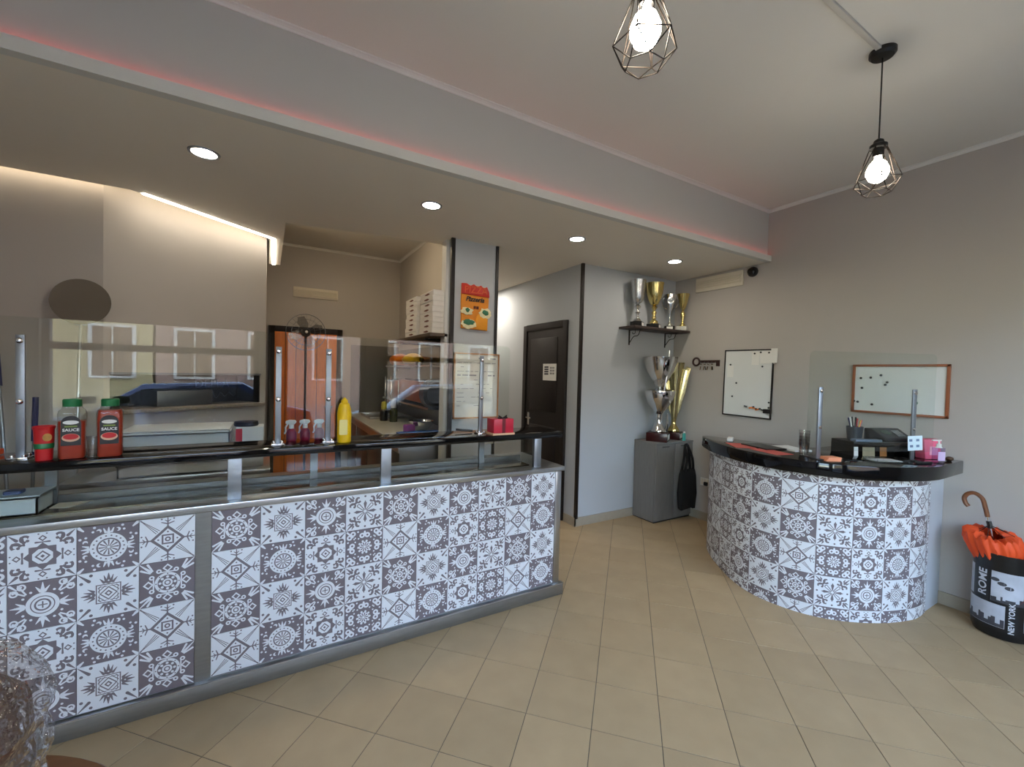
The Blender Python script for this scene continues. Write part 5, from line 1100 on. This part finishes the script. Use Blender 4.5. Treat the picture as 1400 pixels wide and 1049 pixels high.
t = thing('clear_tray', 'clear plastic tray of papers in the middle of the desk front', 'tray', (3.62, 1.17, ZD), rz_)
MB().box(-0.13, 0.13, -0.055, 0.055, 0.0005, 0.006).build('base', glass('tray_plastic', (0.85, 0.87, 0.88, 1), 1.5), t, world=False)
tub(-0.13, 0.13, -0.055, 0.055, 0.006, 0.026, 0.004).build('rim', MATS['tray_plastic'], t, world=False)
MB().box(-0.12, 0.06, -0.04, 0.045, 0.006, 0.012).build('papers', PAPER, t, world=False)
t = thing('pink_box', 'pink carton on the desk top behind the gel bottle', 'box', (4.085, 1.10, ZD), rz_)
MB().prism([(-0.06, 0.0), (0.05, 0.0), (0.055, 0.14), (-0.075, 0.14)], -0.035, 0.035, 'y').build('carton', PINK, t, world=False, bev=0.003)
MB().box(-0.03, 0.03, -0.0365, -0.035, 0.03, 0.09).build('label', mat('pink_label', c(240, 170, 190), 0.6), t, world=False)
t = thing('gel_bottle', 'clear lilac hand gel pump bottle at the end of the desk', 'bottle', (3.90, 1.0, ZD), rz_)
MB().prism(rrect(-0.033, 0.033, -0.02, 0.02, 0.012), 0.0, 0.105).build('bottle_body', glass('gel_plastic', (0.82, 0.74, 0.9, 1), 1.45, 0.05), t, world=False, smooth=True)
MB().lathe([(0.02, 0.105), (0.013, 0.113), (0.013, 0.13), (0.006, 0.132), (0.005, 0.15)], 16).build('collar', WHITE, t, world=False, smooth=True)
MB().prism([(-0.045, 0.15), (0.012, 0.15), (0.014, 0.16), (-0.04, 0.16), (-0.05, 0.155)], -0.007, 0.007, 'y').build('pump_head', WHITE, t, world=False, bev=0.002)
MB().box(-0.025, 0.025, -0.0212, -0.0202, 0.02, 0.08).build('label', mat('lilac_label', c(214, 190, 226), 0.6), t, world=False)
lump('key_fob', 4.12, 1.0, ZD, 0.03, 0.022, 0.016, mat('fob_brown', c(70, 50, 34), 0.5), 'small brown key fob at the wall end of the desk', 'key fob', 8)
flat('marker_pen', rot(3.75, 1.03, 0.13, 0.018, -0.35), ZD + 0.0005, ZD + 0.018, BLACK, 'black marker pen lying by the gel bottle', 'pen', bev=0.006)

# ================================================================ umbrella stand
BX, BY, BR = 4.076, 0.715, 0.136
def wrap(mb, r, a0, z0, M=None):
    if M is not None: mb.xf(M)
    mb.v = [((r + p[2]) * math.cos(a0 + p[0] / r), (r + p[2]) * math.sin(a0 + p[0] / r), z0 + p[1]) for p in mb.v]; return mb
def patch(w_, h, n=14, th=0.001):
    mb = MB()
    for i in range(n): mb.box(-w_ / 2 + w_ * i / n, -w_ / 2 + w_ * (i + 1) / n, 0, h, 0, th)
    return mb
bn = thing('umbrella_bin', 'round black bin printed with black and white city photographs', 'bin', (BX, BY, 0))
MB().lathe([(BR - 0.03, 0.0), (BR - 0.012, 0.006), (BR - 0.003, 0.03), (BR, 0.06), (BR, 0.5), (BR + 0.004, 0.515), (BR + 0.004, 0.53), (BR - 0.004, 0.53), (BR - 0.006, 0.06), (0.0005, 0.02)], 48).build('shell', mat('bin_black', c(20, 20, 22), 0.3, noise=0.1), bn, world=False, smooth=True)
SKYP = mat('photo_sky', c(186, 190, 200), 0.35, noise=0.3, nscale=12); SKYD = mat('photo_dark', c(62, 62, 68), 0.4, noise=0.5, nscale=25)
face = math.atan2(-BY, -BX) # towards the room
def P_(da, z, w_, h, m, nm, th=0.001): return wrap(patch(w_, h, 14, th), BR, face + da, z).build(nm, m, bn, world=False)
P_(0.32, 0.235, 0.19, 0.19, SKYP, 'photo_print'); P_(-0.72, 0.08, 0.22, 0.14, SKYP, 'photo_print'); P_(1.25, 0.08, 0.15, 0.14, SKYP, 'photo_print'); P_(-1.5, 0.235, 0.1, 0.19, SKYP, 'photo_print')
def skyline(da, z, w_, seed, hmax):
    rd = random.Random(seed); mb = MB(); x = -w_ / 2
    while x < w_ / 2 - 0.004:
        q = rd.uniform(0.008, 0.022); q = min(q, w_ / 2 - x); mb.box(x, x + q, 0.0, rd.uniform(0.25, 1) * hmax, 0.001, 0.0016); x += q
    wrap(mb, BR, face + da, z).build('skyline_print', SKYD, bn, world=False)
skyline(0.32, 0.235, 0.188, 3, 0.045); skyline(-0.72, 0.082, 0.218, 4, 0.065); skyline(1.25, 0.082, 0.148, 5, 0.06)
tw = MB().prism([(-0.032, 0.0), (-0.012, 0.03), (-0.005, 0.08), (-0.0015, 0.16), (0.0015, 0.16), (0.005, 0.08), (0.012, 0.03), (0.032, 0.0)], 0.0016, 0.0022)
wrap(tw, BR, face + 0.72, 0.245).build('tower_print', mat('tower_maroon', c(92, 36, 44), 0.5), bn, world=False)
cl = MB()
for k in range(3): cl.prism([(-0.07 + 0.03 * k + 0.02 * math.cos(2 * PI * i / 10), 0.14 - 0.02 * k + 0.012 * math.sin(2 * PI * i / 10)) for i in range(10)], 0.001, 0.0014)
wrap(cl, BR, face + 0.25, 0.235).build('leaf_print', SKYD, bn, world=False)
V90 = Matrix.Rotation(PI / 2, 4, 'Z')
wrap(text_mb('ROME', 0.062, 0.0006, 0.001).xf(V90), BR + 0.0012, face - 0.68, 0.335).build('lettering', mat('letter_white', c(206, 208, 214), 0.5), bn, world=False)
P_(0.42, 0.08, 0.05, 0.14, mat('bin_black'  , c(20, 20, 22), 0.3), 'caption_strip')
wrap(text_mb('NEW YORK', 0.036, 0.0006, 0.0008).xf(V90), BR + 0.002, face + 0.30, 0.152).build('lettering', MATS['letter_white'], bn, world=False)
um = thing('umbrella', 'folded orange umbrella with a curved wooden handle standing in the bin', 'umbrella', (BX, BY, 0.03))
ax0 = Vector((0.0, -0.06, 0.0)); axd = Vector((-0.03, 0.2, 1.0)).normalized()
e1 = axd.cross(Vector((0, 1, 0))).normalized(); e2 = axd.cross(e1)
prof = [(0.0, 0.012), (0.15, 0.04), (0.3, 0.07), (0.42, 0.095), (0.5, 0.118), (0.56, 0.130), (0.60, 0.122), (0.612, 0.10), (0.60, 0.05)]
mb = MB(); n = 96
for h, r_ in prof:
    for i in range(n):
        a = 2 * PI * i / n; q = r_ * (1 + (0.03 * math.sin(8 * a + h * 5) + 0.045 * math.sin(19 * a + 2 + h * 14) + 0.05 * math.sin(3 * a)) * min(1, h * 2)); hh = h + ((0.005 * math.sin(8 * a + 1.0) + 0.009 * math.sin(19 * a) - 0.03 * math.cos(a - 1.2)) if h > 0.45 else 0)
        mb.v.append(tuple(ax0 + axd * hh + e1 * q * math.cos(a) + e2 * q * math.sin(a)))
for j in range(len(prof) - 1): mb.f += [(j * n + i, j * n + (i + 1) % n, (j + 1) * n + (i + 1) % n, (j + 1) * n + i) for i in range(n)]
mb.build('canopy', ORANGE, um, world=False, smooth=True, ang=50)
MB().tube([ax0, ax0 + axd * 0.69], 0.005, 8).build('shaft', CHROME, um, world=False, smooth=True)
rb = MB()
for k in range(8):
    a = 2 * PI * k / 8; rb.tube([ax0 + axd * 0.66, ax0 + axd * 0.6 + e1 * 0.1 * math.cos(a) + e2 * 0.1 * math.sin(a)], 0.0018, 5)
rb.build('ribs', BLACK, um, world=False)
MB().tube([ax0 + axd * 0.64, ax0 + axd * 0.685], 0.013, 10).build('runner', BLACK, um, world=False, smooth=True)
MB().tube([ax0 + axd * 0.69, ax0 + axd * 0.715], 0.010, 10).build('ferrule', CHROME, um, world=False, smooth=True)
h0 = ax0 + axd * 0.712; hv = Vector((-0.1, 1, -0.1)).normalized()
hp = [h0, h0 + axd * 0.06, h0 + axd * 0.115 + hv * 0.004, h0 + axd * 0.145 + hv * 0.03, h0 + axd * 0.14 + hv * 0.062, h0 + axd * 0.11 + hv * 0.086, h0 + axd * 0.075 + hv * 0.086, h0 + axd * 0.055 + hv * 0.076]
MB().tube(crom(hp, 6), 0.0125, 12).build('handle', mat('handle_wood', c(122, 74, 44), 0.35, noise=0.2, nscale=10), um, world=False, smooth=True)

# ================================================================ round table and wrapped cake close to the camera
rt = thing('round_table', 'round brown wooden table in the near corner of the room', 'table', (-0.62, 0.84, 0))
TWD = mat('table_brown', c(112, 72, 42), 0.45, noise=0.25, nscale=9, stretch=(1, 8, 8))
MB().lathe([(0.44, 0.722), (0.46, 0.73), (0.462, 0.742), (0.455, 0.75), (0.0005, 0.75)], 64).build('table_top', TWD, rt, world=False, smooth=True)
MB().lathe([(0.03, 0.03), (0.03, 0.722)], 20).build('column', BLACK, rt, world=False, smooth=True)
MB().lathe([(0.22, 0.0), (0.22, 0.012), (0.04, 0.03)], 40).build('foot', BLACK, rt, world=False, smooth=True)
pk = thing('wrapped_cake', 'dark cake wrapped in crinkled clear cellophane on the round table', 'wrapped cake', (-0.458, 0.92, 0.75))
MB().lathe([(0.10, 0.0), (0.125, 0.02), (0.135, 0.1), (0.145, 0.20), (0.14, 0.29), (0.10, 0.34), (0.0005, 0.355)], 32).build('cake', mat('cake_brown', c(74, 48, 38), 0.6, noise=0.5, nscale=16, bump=0.6, bscale=30), pk, world=False, smooth=True)
MB().lathe([(0.13, 0.001), (0.135, 0.004), (0.13, 0.008), (0.0005, 0.008)], 32).build('board', mat('gold_board', c(190, 150, 70), 0.3, 0.7), pk, world=False, smooth=True)
from mathutils import noise as mnoise
def cello(prof, n, amp, seed):
    mb = MB()
    for r_, z in prof:
        for i in range(n):
            a = 2 * PI * i / n; v = Vector((math.cos(a) * 3 + seed, math.sin(a) * 3, z * 16)); q = r_ * (1 + amp * mnoise.noise(v) + amp * 0.8 * abs(mnoise.noise(v * 2.3)) + amp * 0.5 * mnoise.noise(v * 5))
            mb.v.append((q * math.cos(a), q * math.sin(a), max(0.001, z + 0.012 * mnoise.noise(v * 1.7))))
    for j in range(len(prof) - 1): mb.f += [(j * n + i, j * n + (i + 1) % n, (j + 1) * n + (i + 1) % n, (j + 1) * n + i) for i in range(n)]
    return mb
cp = [(0.15, 0.0)] + [(0.152 + 0.006 * math.sin(k), 0.02 + 0.0135 * k) for k in range(24)] + [(0.125, 0.365), (0.085, 0.39), (0.045, 0.41), (0.035, 0.425), (0.045, 0.44), (0.06, 0.46), (0.075, 0.49)]
cello(cp, 90, 0.09, 2.0).build('cellophane', glass('cellophane_film', (0.9, 0.89, 0.9, 1), 2.3, 0.04, 0.9, 40), pk, world=False, smooth=True, ang=35)
MB().lathe([(0.036, 0.418), (0.042, 0.424), (0.036, 0.43)], 24, close=True).build('tie', mat('tie_gold', c(190, 150, 60), 0.3, 0.8), pk, world=False, smooth=True)
